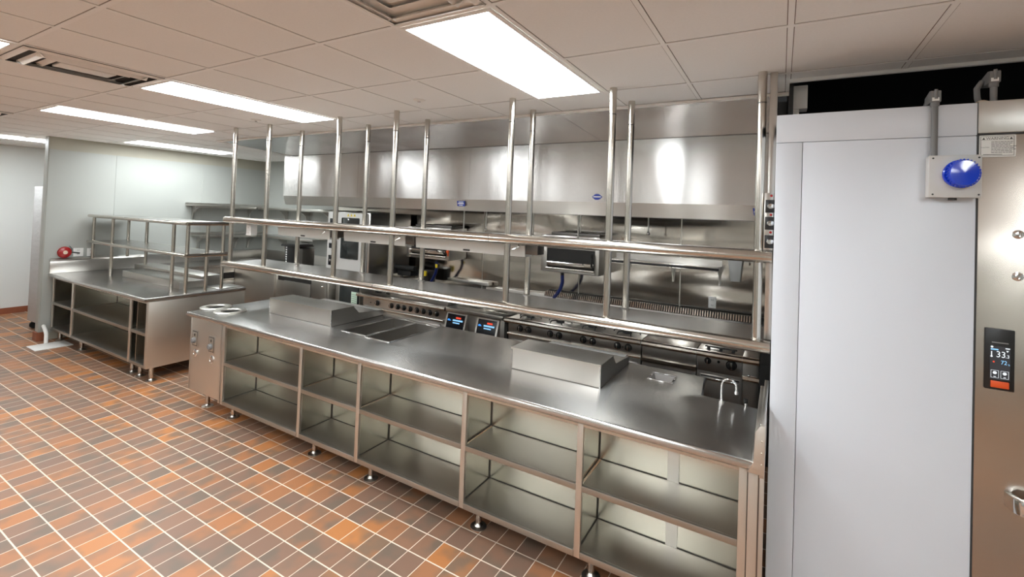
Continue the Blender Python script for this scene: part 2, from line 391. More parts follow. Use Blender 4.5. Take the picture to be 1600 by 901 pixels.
def tk(kx, ky, label, n=2): troffer(gx(kx) + .012, gx(kx + 1) - .012, gy(ky) + .012, gy(ky + n) - .012, label)
tk(0, -1, 'large lit ceiling panel nearest the hood, above the middle of the long counter')
tk(-5, -1, 'lit ceiling panel second from the right, left of the tallest shelf posts')
tk(-9, -1, 'lit ceiling panel with a dark seam line along it, left of the sprinkler heads')
tk(-5, -4, 'lit ceiling panel cut off by the left edge, in front of the slotted vent')
tk(-16, -1, 'narrow lit ceiling panel at far left above the wall corner')
tk(-13, 1, 'narrow lit ceiling panel above the left white wall behind the shelf posts')
for kx, ky in ((0, -5), (5, -4), (4, -7), (-4, -7), (-10, -6)):
    tk(kx, ky, 'lit ceiling panel out of view behind the camera')
def diffuser_vent(x0, x1, y0, y1, label, dark):
    t = T('ceiling_vent', label, 'vent', ((x0 + x1) / 2, (y0 + y1) / 2, CZ), 'ceiling vents')
    z1 = CZ - 0.0036
    B().box(x0, x1, y0, y1, z1 - 0.002, z1).build('backing', 'cavity' if dark else 'vent', t)
    for i, (a, h) in enumerate(((0.0, 0.012), (0.055, 0.026), (0.11, 0.018))):
        f = B(); X0, X1, Y0, Y1 = x0 + a, x1 - a, y0 + a * 1.3, y1 - a * 1.3; wd = 0.030
        zt = z1 - 0.003; zb = z1 - h
        f.prism([(X0, zt), (X0 + 0.004, zt), (X0 + wd, zb), (X0 + wd - 0.004, zb)], 'y', Y0, Y1)
        f.prism([(X1, zt), (X1 - 0.004, zt), (X1 - wd, zb), (X1 - wd + 0.004, zb)], 'y', Y0, Y1)
        f.prism([(Y0, zt), (Y0 + 0.004, zt), (Y0 + wd, zb), (Y0 + wd - 0.004, zb)], 'x', X0, X1)
        f.prism([(Y1, zt), (Y1 - 0.004, zt), (Y1 - wd, zb), (Y1 - wd + 0.004, zb)], 'x', X0, X1)
        f.build('louver', 'vent', t)
    B().box(x0 + 0.17, x1 - 0.17, y0 + 0.2, y1 - 0.2, z1 - 0.016, z1 - 0.003, 0.003).build('center_plate', 'vent', t)
diffuser_vent(gx(-5) + .014, gx(-4) - .014, gy(-2) + .014, gy(-1) - .014, 'stepped ceiling vent with dark slots at the end of a light panel', True)
diffuser_vent(gx(0) + .014, gx(1) - .014, gy(-2) + .014, gy(-1) - .014, 'pale pressed ceiling vent touching the largest light panel at the top edge', False)
diffuser_vent(gx(-11) + .014, gx(-10) - .014, gy(-2) + .014, gy(-1) - .014, 'dark ceiling vent at the far left edge', True)
for x, y, l in ((-0.425, 0.299, 'sprinkler cap in the ceiling tile left of the large light panel'), (-2.499, 0.318, 'sprinkler cap in the ceiling near the leftmost tall posts')):
    t = T('sprinkler_head', l, 'sprinkler', (x, y, CZ), 'ceiling sprinklers')
    B().lathe([(0.045, 0), (0.044, -0.006), (0.030, -0.012), (0.0, -0.013)], (x, y, CZ - 0.0002)).build('cover_plate', 'vent', t)
    B().cyl((x, y, CZ - .013), (x, y, CZ - .017), 0.012, 0.009).build('nozzle', 'chrome', t)

# ------------------------------------------------------------------ hood
HX0, HX1, HY = -4.64, 1.87, 2.10
t = T('exhaust_hood', 'long stainless exhaust hood over the cook line with a sloped front lip', 'exhaust hood', (-1.4, HY, 2.0))
seams = [-4.64, -3.05, -1.21, 0.45, 1.87]
for a, b_ in zip(seams[:-1], seams[1:]):
    B().box(a + .001, b_ - .001, HY, HY + 0.02, 2.08, 2.69).build('front_panel', 'hood', t)
B().box(HX0, HX1, HY - .003, HY, 2.684, 2.689).build('seam_line', 'darksteel', t)
# lip: leans back as it goes down, with an inner return
B().prism([(HY - 0.004, 2.085), (HY + 0.02, 2.085), (HY + 0.055, 1.955), (HY + 0.03, 1.955)], 'x', HX0, HX1).build('lip', 'steel', t)
B().prism([(HY + 0.03, 1.955), (HY + 0.03, 1.95), (HY + 0.12, 1.95), (HY + 0.12, 1.99), (HY + 0.115, 1.99), (HY + 0.115, 1.955)], 'x', HX0 + .03, HX1).build('grease_gutter', 'darksteel', t)
B().prism([(HY, 2.69), (HY, 2.085), (HY + 0.03, 1.99), (HY + 0.09, 1.955), (3.05, 1.955), (3.05, 2.69)], 'x', HX0 - 0.02, HX0 - 0.001).build('end_panel', 'hood', t)
B().box(HX0, HX1, HY + .02, 3.05, 2.40, 2.42).build('inner_top', 'steel', t)
B().prism([(2.75, 1.96), (2.77, 1.96), (3.03, 2.40), (3.0, 2.40)], 'x', HX0 + .02, HX1).build('filter_bank', 'darksteel', t)
for x in (-3.8, -2.6, -1.4, -0.2, 1.0):
    q = B().lathe([(0.0, -0.12), (0.045, -0.11), (0.055, -0.06), (0.04, -0.01), (0.05, 0.0)], (x, 2.45, 2.40)).build('hood_light', 'plasticwhite', t)
# horizontal sheet closing the ceiling recess in front of the hood
t = T('hood_soffit', 'flat stainless sheets closing the ceiling recess in front of the hood', 'soffit', (-1.4, 1.6, 2.72))
sx = [-4.475, -3.2, -2.0, -0.87, 0.36, 1.86]
for a, b_ in zip(sx[:-1], sx[1:]):
    B().prism([(1.03, CZ - 0.006), (1.03, CZ - 0.010), (HY, 2.688), (HY, 2.692)], 'x', a + .002, b_ - .002).build('sheet', 'soffit', t)
B().prism([(1.03, CZ - .001), (1.03, CZ - .012), (HY, 2.68), (HY, CZ - .001)], 'x', -4.48, -4.476).build('side_sheet', 'steel', t)
def badge(x, z, wd, h, label, shape, word):
    t = T('hood_badge', label, 'badge', (x, HY, z), 'blue maker badges on the hood')
    y0 = HY - 0.0045 - 0.004
    if shape == 'hex': poly = [(x - wd / 2, z), (x - wd / 6, z + h / 2), (x + wd / 6, z + h / 2), (x + wd / 2, z), (x + wd / 6, z - h / 2), (x - wd / 6, z - h / 2)]
    else: poly = [(x - wd / 2, z + h / 2), (x + wd / 2, z + h / 2), (x + wd / 2, z - h / 2), (x - wd / 2 + 0.01, z - h / 2)]
    yy = HY - 0.0046 if z < 2.08 else HY - 0.0005
    B().prism(poly, 'y', yy - 0.003, yy).build('plate', 'badge', t)
    B().box(x - wd * .36, x + wd * .36, yy - .0036, yy - .003, z - h * .08, z + h * .1).build('stripe', 'scrcyan' if False else 'label', t)
    if shape != 'hex': B().box(x - wd * .30, x + wd * .3, yy - .0036, yy - .003, z + h * .22, z + h * .36).box(x - wd * .25, x + wd * .25, yy - .0036, yy - .003, z - h * .36, z - h * .24).build('stripe', 'label', t)
badge(-1.313, 2.035, 0.115, 0.062, 'small blue rectangular badge on the hood lip left of the middle seam', 'rect', '')
badge(0.333, 2.137, 0.108, 0.058, 'small blue diamond-shaped badge on the hood front panel', 'hex', '')
badge(1.735, 2.030, 0.075, 0.062, 'blue square badge on the hood lip beside the right post', 'rect', '')

# ------------------------------------------------------------------ main serving counter
HC = 0.9
XL, XR, YB, YN, XN = -2.945, 1.862, 1.08, 0.69, 1.50
def nosed_top(name, poly, z1, th, material, parent, bev=0.016):
    b = B(); b.prism(poly, 'z', z1 - th, z1)
    es = [e for e in b.bm.edges if abs(e.verts[0].co.z - e.verts[1].co.z) < 1e-5]
    bmesh.ops.bevel(b.bm, geom=es, offset=bev, segments=4, affect='EDGES', profile=0.5)
    return b.build(name, material, parent)
t = T('worktop', 'long polished stainless worktop of the near counter with rounded front edge', 'worktop', (-0.5, 0.5, HC))
wt = nosed_top('slab', [(XL, 0), (XR - .03, 0), (XR - .03, YN), (XN, YN), (XN, YB), (XL, YB)], HC, 0.042, 'top', t)
cut(wt, [B().cyl((-2.925, .26, .8), (-2.925, .26, 1), .105, n=40), B().cyl((-2.645, .245, .8), (-2.645, .245, 1), .105, n=40),
         B().box(-1.27, -1.0, .42, 1.02, .8, 1), B().box(-0.97, -0.72, .40, 1.00, .8, 1), B().box(1.185, 1.325, .80, .945, .8, 1)])
# upstand along the right end, with chamfered front corner
B().prism([(0.0, HC - .06), (0.0, 1.035), (0.02, 1.065), (YN, 1.065), (YN, HC - .06)], 'x', 1.846, 1.866, .002).build('end_splash', 'steel', t)
B().prism([(0.012, HC - .01), (0.012, 1.03), (YN, 1.03), (YN, HC - .01)], 'x', 1.826, 1.846, .003).build('end_splash', 'steel', t)
B().prism([(1.80, HC - .045), (1.866, HC - .045), (1.866, 1.065), (1.848, 1.065), (1.828, 1.035), (1.824, 0.90)], 'y', -0.006, 0.010, .001).build('end_bracket', 'body', t)
for z in (0.90, 0.95, 1.0):
    B().lathe([(0.004, -.0), (0.003, -.003), (0, -.004)], (1.855, -0.006, z), 'y', 10).build('rivet', 'body', t)

CF = 0.044
ST = [(-2.375, 0.024), (-1.30, 0.034), (-0.655, 0.034), (0.265, 0.040), (1.015, 0.040), (1.785, 0.04)]
ZB, ZM, ZT = 0.178, 0.523, HC - 0.044
def cabinet(x0, x1, label, right_stile, div=True):
    """open two-shelf bay between x0 and x1 (outer faces of its stiles)"""
    t = T('open_base_cabinet', label, 'cabinet', ((x0 + x1) / 2, 0.5, 0), 'open bays of the near counter')
    sw = 0.034
    yb = 0.365
    B().box(x0, x0 + sw, CF, CF + .02, ZB - .035, ZT, .002).build('stile', 'body', t)
    if right_stile: B().box(x1 - sw, x1, CF, CF + .02, ZB - .035, ZT, .002).build('stile', 'body', t)
    xr = x1 - sw if right_stile else x1
    B().box(x0 + sw, xr, CF + .002, CF + .02, ZT - .028, ZT, .001).build('top_rail', 'body', t)
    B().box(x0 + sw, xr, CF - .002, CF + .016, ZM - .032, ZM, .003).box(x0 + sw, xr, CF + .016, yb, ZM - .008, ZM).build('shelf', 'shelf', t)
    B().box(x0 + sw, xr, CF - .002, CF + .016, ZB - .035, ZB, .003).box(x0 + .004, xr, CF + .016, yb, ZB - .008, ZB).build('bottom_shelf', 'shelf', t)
    B().box(x0 + .004, x1 - .002, yb, yb + .004, ZB, ZT).build('back_panel', 'inner', t)
    B().box(x0 + .012, x0 + .018, CF + .02, yb, ZB, ZT).build('side_panel', 'inner', t)
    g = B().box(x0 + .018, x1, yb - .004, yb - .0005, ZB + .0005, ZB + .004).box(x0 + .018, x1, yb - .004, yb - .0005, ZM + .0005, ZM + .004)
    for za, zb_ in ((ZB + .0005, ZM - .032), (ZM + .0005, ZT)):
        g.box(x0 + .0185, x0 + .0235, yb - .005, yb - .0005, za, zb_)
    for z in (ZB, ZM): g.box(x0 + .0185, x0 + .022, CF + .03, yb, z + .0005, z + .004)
    g.build('corner_seam_shade', 'seamdark', t)  # dark strips: caulk seam and painted edge shadow along the inner corners
    B().box(x1 - .012 if right_stile else x1 - .004, x1 - .006 if right_stile else x1 - .001, CF + .02, yb, ZB, ZT).build('side_panel', 'inner', t)
    return t
def leg(t, x, y, top=ZB - .035, r=0.020, flange=True):
    l = B().cyl((x, y, top), (x, y, 0.035), r).cyl((x, y, 0.075), (x, y, 0.012), r * .72).build('leg', 'tube', t)
    B().lathe([(0.050, 0.0), (0.050, 0.005), (0.026, 0.011), (r * .8, 0.024)], (x, y, 0.0)).build('foot_flange', 'steel', l)
xs = [-2.392, -1.318, -0.672, 0.245, 0.995, 1.80]
labs = ['open bay of the near counter directly beside the outlet panel',
        'narrow open bay of the near counter, second from the outlet panel',
        'widest open bay of the near counter, third from the outlet panel',
        'open bay of the near counter below the right raised rail cover',
        'right-hand open bay of the near counter, with a vertical seam in its back']
cabs = []
for i in range(5):
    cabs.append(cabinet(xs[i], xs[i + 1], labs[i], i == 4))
B().box(1.40, 1.46, .358, .3645, ZB, ZM - .01).box(1.40, 1.46, .358, .3645, ZM, ZT).build('back_seam_cover', 'steel', cabs[4])
leg(cabs[0], -2.35, .147); leg(cabs[0], -1.36, .9)
leg(cabs[1], -1.22, .147); leg(cabs[2], -0.60, .147); leg(cabs[2], -0.60, .9)
leg(cabs[3], 0.33, .147); leg(cabs[3], 0.33, .9); leg(cabs[4], 1.06, .147); leg(cabs[4], 1.7, .147); leg(cabs[4], 1.06, .6)
# kitchen-side carcass behind the bays
t = T('counter_carcass', 'closed stainless rear body of the near counter facing the cook line', 'cabinet', (-0.5, 0.9, 0))
B().box(-2.93, 1.49, 1.035, 1.045, ZB - .03, ZT - .001).box(-2.93, 1.49, .56, 1.035, ZB - .03, ZB - .02).box(-2.93, -2.92, .54, 1.035, ZB - .02, ZT - .001).box(1.48, 1.49, .67, 1.035, ZB - .02, ZT - .001).box(1.492, 1.82, .65, .66, ZB - .03, ZT - .001).build('carcass', 'steel', t)
for x in (-2.8, -1.0, .6, 1.4): leg(t, x, .95)
# right end filler panel
t = T('end_filler_panel', 'narrow vertical stainless filler between the near counter and the white walk-in', 'panel', (1.84, 0.05, 0))
B().box(1.803, 1.866, CF, CF + .03, 0.02, HC - .046, .002).build('face', 'body', t)
B().box(1.842, 1.848, CF - .004, CF, 0.02, HC - .05).build('seam_trim', 'darksteel', t)
# left end outlet cabinet
t = T('outlet_cabinet', 'closed left end cabinet of the near counter with two control plates', 'cabinet', (-2.66, 0.3, 0))
B().box(-2.935, -2.394, CF, CF + .012, ZB - .01, ZT - .001, .003).box(-2.935, -2.923, CF + .012, .53, ZB - .01, ZT - .001).box(-2.923, -2.396, CF + .012, .53, ZB - .01, ZB + .002).build('body', 'body', t)
B().box(-2.937, -2.925, CF - .003, CF + .02, ZB - .01, ZT - .01, .001).box(-2.418, -2.396, CF - .004, CF, ZB - .03, ZT - .002, .001).build('corner_trim', 'steel', t)
for x, z in ((-2.845, .655), (-2.560, .645)):
    p = B().box(x - .050, x + .050, CF - .006, CF, z - .078, z + .078, .003).build('control_plate', 'steel', t)
    B().box(x - .042, x + .042, CF - .009, CF - .006, z - .068, z + .068, .001).build('frame', 'seamdark', p)
    B().box(x - .036, x + .036, CF - .010, CF - .008, z - .060, z + .060, .001).build('inner_plate', 'rimsteel', p)
    B().lathe([(.027, 0), (.027, -.012), (.020, -.024), (0, -.026)], (x, CF - .010, z - .018), 'y').build('knob', 'conduit', p)
    B().box(x - .008, x + .008, CF - .012, CF - .008, z + .022, z + .045, .002).build('switch', 'black', p)
    B().lathe([(.034, 0), (.034, -.006), (.026, -.010), (.022, -.006), (0, -.006)], (x + .012, CF, z - .135), 'y').build('round_gauge', 'chrome', t)
leg(t, -2.78, .147); leg(t, -2.78, .45)
# rear-left leg block
# drop-in plate wells
for x, y, l in ((-2.925, .26, 'left of two round rimmed drop-in plate wells in the near worktop'), (-2.645, .245, 'right of two round rimmed drop-in plate wells in the near worktop')):
    t = T('plate_dispenser', l, 'plate dispenser', (x, y, HC), 'round plate wells')
    B().lathe([(.084, -.002), (.104, -.001), (.137, .0), (.141, .004), (.134, .009), (.088, .011), (.080, .004), (.080, -.20), (.084, -.20), (.084, -.002)], (x, y, HC + .0005), n=48, caps=False).build('rim', 'rimsteel', t)
    B().lathe([(.079, -.21), (.079, -.20), (0, -.195)], (x, y, HC), n=40).build('plate_platform', 'cavity', t)
    B().lathe([(.0795, -.20), (.0795, -.006), (.0785, -.006), (.0785, -.20), (.0795, -.20)], (x, y, HC), n=40, caps=False).build('sleeve', 'cavity', t)
# drop-in food wells
for x0, x1, y0, y1, l in ((-1.27, -1.0, .42, 1.02, 'rectangular food well nearest the left raised rail cover'), (-0.97, -0.72, .40, 1.00, 'rectangular food well right of its twin in the near worktop')):
    t = T('food_well', l, 'food well', ((x0 + x1) / 2, (y0 + y1) / 2, HC), 'drop-in food wells')
    e = .012
    B().box(x0 - e, x1 + e, y0 - e, y0 + .004, HC, HC + .006, .002).box(x0 - e, x1 + e, y1 - .004, y1 + e, HC, HC + .006, .002).box(x0 - e, x0 + .004, y0, y1, HC, HC + .006, .002).box(x1 - .004, x1 + e, y0, y1, HC, HC + .006, .002).build('rim', 'chrome', t)
    B().box(x0, x0 + .002, y0, y1, HC - .12, HC).box(x1 - .002, x1, y0, y1, HC - .12, HC).box(x0, x1, y0, y0 + .002, HC - .12, HC).box(x0, x1, y1 - .002, y1, HC - .12, HC).box(x0, x1, y0, y1, HC - .122, HC - .12).build('pan', 'range', t)
# small waste hopper
t = T('sauce_hopper', 'small square sloped drop-in hopper behind the right raised rail cover', 'hopper', (1.255, .87, HC))
B().box(1.175, 1.335, .79, .802, HC, HC + .006, .002).box(1.175, 1.335, .943, .955, HC, HC + .006, .002).box(1.175, 1.187, .80, .945, HC, HC + .006, .002).box(1.323, 1.335, .80, .945, HC, HC + .006, .002).build('rim', 'chrome', t)
b = B(); A = [b.bm.verts.new(p) for p in ((1.186, .801, HC), (1.324, .801, HC), (1.324, .944, HC), (1.186, .944, HC))]; C_ = [b.bm.verts.new(p) for p in ((1.215, .83, HC - .09), (1.295, .83, HC - .09), (1.295, .915, HC - .09), (1.215, .915, HC - .09))]
for i in range(4): b.bm.faces.new((A[i], A[(i + 1) % 4], C_[(i + 1) % 4], C_[i]))
b.bm.faces.new(C_); b.build('funnel', 'darksteel', t)
# raised rail covers
def rail_cover(x0, x1, label, dz=0):
    t = T('raised_rail_cover', label, 'cover', ((x0 + x1) / 2, .7, HC), 'raised stainless rail covers')
    h = HC + .14
    B().prism([(.44, HC), (.44, h), (.68, h), (.745, HC + .075), (1.06, HC + .045), (1.06, HC)], 'x', x0 + .004, x1 - .004).build('housing', 'steel', t)
    B().prism([(.432, h - .006), (.432, h + .004), (.684, h + .004), (.684, h - .001), (.436, h - .001), (.436, h - .006)], 'x', x0, x1).build('top_lip', 'steel', t)
    B().box(x0, x1, .436, .440, HC, HC + .004).box(x1 - .004, x1, .44, 1.05, HC, HC + .004).build('base_seam', 'seamdark', t)
    for x in (x0 + .002, x1 - .010):
        B().box(x, x + .008, .434, .442, HC, h - .002).build('corner_trim', 'chrome', t)
    B().box(x0 + .02, x1 - .02, 1.0, 1.058, HC + .052, HC + .056, .001).build('rear_strip', 'plasticwhite', t)
rail_cover(-2.33, -1.44, 'left raised stainless cover on the near worktop, beside the food wells')
rail_cover(.355, .985, 'right raised stainless cover on the near worktop, beside the small hopper')
B_ = B().box(-1.66, -0.74, 1.052, 1.075, HC, HC + .012, .002).build('rear_ledge_strip', 'steel'); tag(B_, 'thin stainless strip along the back edge of the near worktop by the food wells', 'strip')
# faucet
t = T('faucet', 'small chrome gooseneck faucet behind the right end of the near worktop', 'faucet', (1.63, .66, HC))
pts = [(1.63, .66, HC), (1.63, .66, HC + .10)] + [(1.63 + .038 - .038 * math.cos(a), .66, HC + .10 + .038 * math.sin(a)) for a in [PI * k / 10 for k in range(1, 11)]] + [(1.706, .66, HC + .075)]
B().path(pts, .0065).build('spout', 'chrome', t)
B().cyl((1.63, .66, HC), (1.63, .66, HC + .012), .018).build('base', 'chrome', t)
B().cyl((1.706, .66, HC + .078), (1.706, .66, HC + .062), .010).build('aerator', 'chrome', t)
t = T('drain_lever', 'short black-capped lever on the counter edge right of the faucet', 'lever', (1.755, .64, HC))
B().cyl((1.755, .66, HC - .01), (1.755, .66, HC + .025), .007).build('stem', 'chrome', t)
B().cyl((1.755, .66, HC + .024), (1.755, .66, HC + .045), .011).build('cap', 'black', t)

# ------------------------------------------------------------------ ceiling-hung double shelf
OF, OB, ZL, ZU = .514, .918, 1.291, 1.763
t = T('hanging_double_shelf', 'long stainless double shelf hung from the ceiling on tube posts above the near counter', 'shelf', (-0.7, .72, ZL))
XS0, XS1 = -3.25, 1.868
for z, nm in ((ZL, 'lower_shelf'), (ZU, 'upper_shelf')):
    if nm == 'lower_shelf':
        sh = B().box(XS0 + .02, XS1, OF - .01, OB + .02, z + .008, z + .020).box(XS0 + .02, XS1, OB + .012, OB + .022, z - .02, z + .008, .002).build(nm, 'top', t)
    else:
        sh = B().box(XS0 + .02, XS1, OF - .01, OB + .02, z + .008, z + .016).build(nm, 'top', t)
    B().cyl((XS0, OF - .02, z), (XS1, OF - .02, z), .033, n=24).sphere((XS0, OF - .02, z), .033).build('edge_rail', 'tube', sh)
    B().path([(XS0 + .01, OF - .02, z), (XS0 + .01, OB + .02, z)], .018).build('end_rail', 'tube', sh)
for x in (-1.05, .12):
    B().cyl((x, OF - .02, ZU), (x + .004, OF - .02, ZU), .0338, n=24).build('rail_joint', 'darksteel', t)
B().cyl((-1.0, OF - .02, ZL), (-.996, OF - .02, ZL), .0338, n=24).build('rail_joint', 'darksteel', t)
front = [-3.20, -2.598, -1.555, -0.862, 0.243, 0.975, 1.803]
back = [-2.601, -1.593, -0.85, 0.214, 0.987]
def post(x, y):
    p = B().cyl((x, y, ZL + .02), (x, y, CZ), .0225, n=20).build('post', 'tube', t)
    B().cyl((x, y, 2.585), (x, y, 2.592), .0232, n=20).build('sleeve_joint', 'darksteel', p)
    B().lathe([(.030, 0), (.030, .004), (.0227, .010)], (x, y, ZL + .020), n=24).build('collar', 'steel', p)
for x in front: post(x, OF + .012)
for x in back: post(x, OB - .015)
# heat lamp bars under the upper shelf
def heat_bar(x0, x1, label):
    t = T('heat_lamp_bar', label, 'heat lamp', ((x0 + x1) / 2, .72, ZU - .05), 'heat lamp bars under the upper shelf')
    z1 = ZU - .02
    B().prism([(.68, z1 - .035), (.70, z1), (.79, z1), (.81, z1 - .035), (.80, z1 - .115), (.69, z1 - .115)], 'x', x0, x1).build('housing', 'heat', t)
    B().box(x1, x1 + .10, .69, .80, z1 - .095, z1 - .002, .003).build('wiring_box', 'darksteel', t)
    B().box((x0 + x1) / 2 - .03, (x0 + x1) / 2 + .03, .683, .6895, z1 - .106, z1 - .094).build('maker_tag', 'ink', t)
    B().path([(x1 - .05, .66, ZU - .03), (x1 - .03, .655, ZU - .06), (x1 - .09, .66, ZU - .085)], .006, 8).build('wire_bracket', 'chrome', t)
for a, b_, l in ((-2.62, -1.82, 'leftmost heat lamp bar under the upper shelf, in front of the white wall shelf'),
                 (-1.62, -0.86, 'middle heat lamp bar under the upper shelf, in front of the oven'),
                 (-0.74, 0.30, 'rightmost heat lamp bar under the upper shelf, left of the open broiler')):
    heat_bar(a, b_, l)
# stainless column with heat lamp controls at the right end
t = T('control_column', 'stainless ceiling column with round heat lamp controls beside the white walk-in', 'control column', (1.855, .55, ZU))
B().box(1.838, 1.874, .545, .63, ZL + .03, CZ - .001, .002).build('column', 'steel', t)
B().box(1.826, 1.8685, .500, .545, 1.80, 2.10, .001).build('control_box', 'steel', t)
for z in (2.03, 1.94, 1.843):
    p = B().box(1.831, 1.8735, .494, .500, z - .034, z + .034, .001).build('dial_plate', 'black', t)
    B().lathe([(.018, 0), (.018, -.006), (.012, -.016), (0, -.017)], (1.856, .494, z), 'y', 20).build('dial', 'chrome', p)
for z in (2.086, 1.985, 1.892):
    B().lathe([(.007, 0), (.006, -.005), (0, -.007)], (1.858, .500, z), 'y', 14).build('pilot_light', 'red', t)

# ------------------------------------------------------------------ cook line
YC, YW = 2.15, 3.04
def knob(t, x, z, r=.031, y=YC - .004):
    k = B().lathe([(r * 1.15, 0), (r * 1.15, -.004), (r * .9, -.008), (r * .85, -.026), (r * .7, -.030), (0, -.030)], (x, y, z), 'y', 20).build('knob', 'black', t)
    B().box(x - r * .22, x + r * .22, y - .037, y - .028, z - r * .8, z + r * .8, .002).build('grip', 'chrome', k)
def bull(t, x0, x1, z=.785, r=.026, y=YC - .03, name='bullnose_rail'):
    B().prism([(y + .03, z + .026), (y, z + .026), (y - .018, z + .018), (y - .026, z), (y - .018, z - .018), (y, z - .026), (y + .03, z - .026)], 'x', x0, x1).build(name, 'tube', t)
def shell(t, x0, x1, ztop=.80, y0=YC, y1=2.96, material='range', z0=.12):
    return B().box(x0, x1, y0, y1, z0, ztop, .003).build('body', material, t)
def casters(t, x0, x1):
    for x in (x0 + .08, x1 - .08):
        for y in (YC + .1, 2.85):
            l = B().cyl((x, y, .12), (x, y, .05), .012).build('leg', 'steel', t)
            B().cyl((x - .012, y, .045), (x + .012, y, .045), .0445).build('wheel', 'rubber', l)
# charbroiler with nine knobs
t = T('charbroiler', 'stainless charbroiler with a row of eight close black knobs and one apart', 'charbroiler', (-2.2, YC, 0))
shell(t, -2.90, -1.50, .74); casters(t, -2.9, -1.5)
bull(t, -2.985, -1.50, .785)
B().box(-2.90, -1.50, YC - .002, YC + .004, .655, .752).build('control_panel', 'steel', t)
B().cyl((-2.90, YC - .02, .635), (-1.53, YC - .02, .635), .014).build('lower_rail', 'tube', t)
knob(t, -2.633, .707)
for x in (-2.383, -2.273, -2.172, -2.066, -1.956, -1.853, -1.750, -1.645): knob(t, x, .704)
B().lathe([(.008, 0), (.007, -.008), (0, -.010)], (-2.75, YC - .004, .70), 'y', 12).build('igniter_button', 'black', t)
B().box(-2.44, -1.50, YC + .02, YC + .03, .79, .885, .002).box(-1.52, -1.50, YC + .03, 2.9, .79, .885, .002).box(-2.44, -2.42, YC + .03, 2.9, .79, .885, .002).build('splash_guard', 'steel', t)
g = B()
for i in range(22): g.box(-2.40 + i * .04, -2.385 + i * .04, YC + .05, 2.85, .80, .815)
g.build('grill_bars', 'iron', t)['kind'] = 'stuff'
for x in (-2.8, -2.6):
    g = B()
    for a in range(6): g.box(-.10, .10, -.006, .006, .80, .812); bmesh.ops.rotate(g.bm, verts=g.bm.verts, cent=(0, 0, 0), matrix=Matrix.Rotation(PI / 6, 3, 'Z'))
    bmesh.ops.translate(g.bm, verts=g.bm.verts, vec=(x, YC + .25, 0)); g.build('burner_grate', 'iron', t)
B().box(-2.90, -1.50, YC - .001, YC + .01, .15, .60, .004).build('lower_door', 'steel', t)
# fryers
t = T('fryer_bank', 'pair of deep fryers with two tilted dark touch screens', 'fryer', (-1.08, YC, 0))
shell(t, -1.47, -.70, .765); casters(t, -1.47, -.70)
B().box(-1.49, -.70, YC - .04, 2.9, .765, .81, .004).build('top_frame', 'steel', t)
for i, x0 in enumerate((-1.40, -1.02)):
    B().box(x0 - .03, x0 + .27, YC + .1, 2.7, .811, .816, .002).build('lid', 'inner', t)
    B().path([(x0 + .02, YC + .2, .82), (x0 + .02, YC + .2, .84), (x0 + .22, YC + .2, .84), (x0 + .22, YC + .2, .82)], .006, 8).build('lid_handle', 'darksteel', t)
for x0 in (-1.475, -1.045):
    x1 = x0 + .29; y0, y1 = YC - .035, YC - .075     # tilted: bottom further out
    zt, zb = .758, .575
    sc = B().prism([(YC, zt), (YC - .022, zt), (YC - .075, zb), (YC - .06, zb - .01), (YC, zb - .01)], 'x', x0, x1).build('screen_housing', 'steel', t)
    ny = Vector((0, -(zt - zb), -.053)).normalized()    # outward
    up_ = Vector((0, .053, zt - zb)).normalized(); o0 = Vector((x0, YC - .075, zb)); L = math.hypot(.053, zt - zb)
    Rm = Matrix(((1, 0, 0, 0), (0, up_.y, ny.y, 0), (0, up_.z, ny.z, 0), (0, 0, 0, 1)))
    def pt(u, v, n=0): return o0 + Vector((u, 0, 0)) + up_ * v + ny * n
    def quad(u0, u1, v0, v1, n, h, name, mm, par):
        b = B(); P8 = [pt(u, v, k) for k in (n, n + h) for u, v in ((u0, v0), (u1, v0), (u1, v1), (u0, v1))]
        V = [b.bm.verts.new(p) for p in P8]
        for f in ((3, 2, 1, 0), (4, 5, 6, 7), (0, 1, 5, 4), (1, 2, 6, 5), (2, 3, 7, 6), (3, 0, 4, 7)): b.bm.faces.new([V[i] for i in f])
        return b.build(name, mm, par)
    s_ = quad(.022, .268, .012, L - .016, 0, .003, 'touch_screen', 'scrblack', sc)
    quad(.145, .215, L - .062, L - .044, .003, .0006, 'red_digits', 'scrred', sc)
    quad(.105, .245, L - .092, L - .074, .003, .0006, 'menu_bar', 'scrcyan', sc)
    quad(.110, .205, L - .118, L - .105, .003, .0006, 'menu_bar', 'scrcyan', sc)
    b = B(); c = pt(.055, L - .092, .003); b.cyl(c, c + ny * .0008, .022, n=24); b.build('round_button', 'scrblue', sc)
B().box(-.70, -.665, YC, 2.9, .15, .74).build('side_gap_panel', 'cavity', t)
# four-burner range, two sections
t = T('gas_range', 'long gas range with four open burners and four pairs of knobs', 'range', (.06, YC, 0))
shell(t, -.645, .795, .76); casters(t, -.645, .795)
B().box(-.66, .797, YC - .03, 2.9, .765, .80, .002).build('cooktop', 'range', t)
bull(t, -.68, .797, .778)
B().box(-.645, .085, YC - .004, YC, .65, .752, .001).build('control_panel', 'range', t)
B().box(.088, .795, YC - .004, YC, .65, .752, .001).build('control_panel', 'range', t)
for a, b_ in ((-.645, .084), (.090, .797)):
    B().prism([(YC, .655), (YC - .022, .65), (YC - .030, .64), (YC - .022, .628), (YC, .622)], 'x', a, b_).build('lower_rail', 'tube', t)
    B().box(a + .03, b_ - .03, YC - .012, YC, .18, .58, .006).build('oven_door', 'range', t)
    B().path([(a + .1, YC - .012, .56), (a + .1, YC - .05, .56), (b_ - .1, YC - .05, .56), (b_ - .1, YC - .012, .56)], .010, 10).build('door_handle', 'tube', t)
for x in (-.500, -.398, -.142, -.041, .222, .320, .571, .676): knob(t, x, .707)
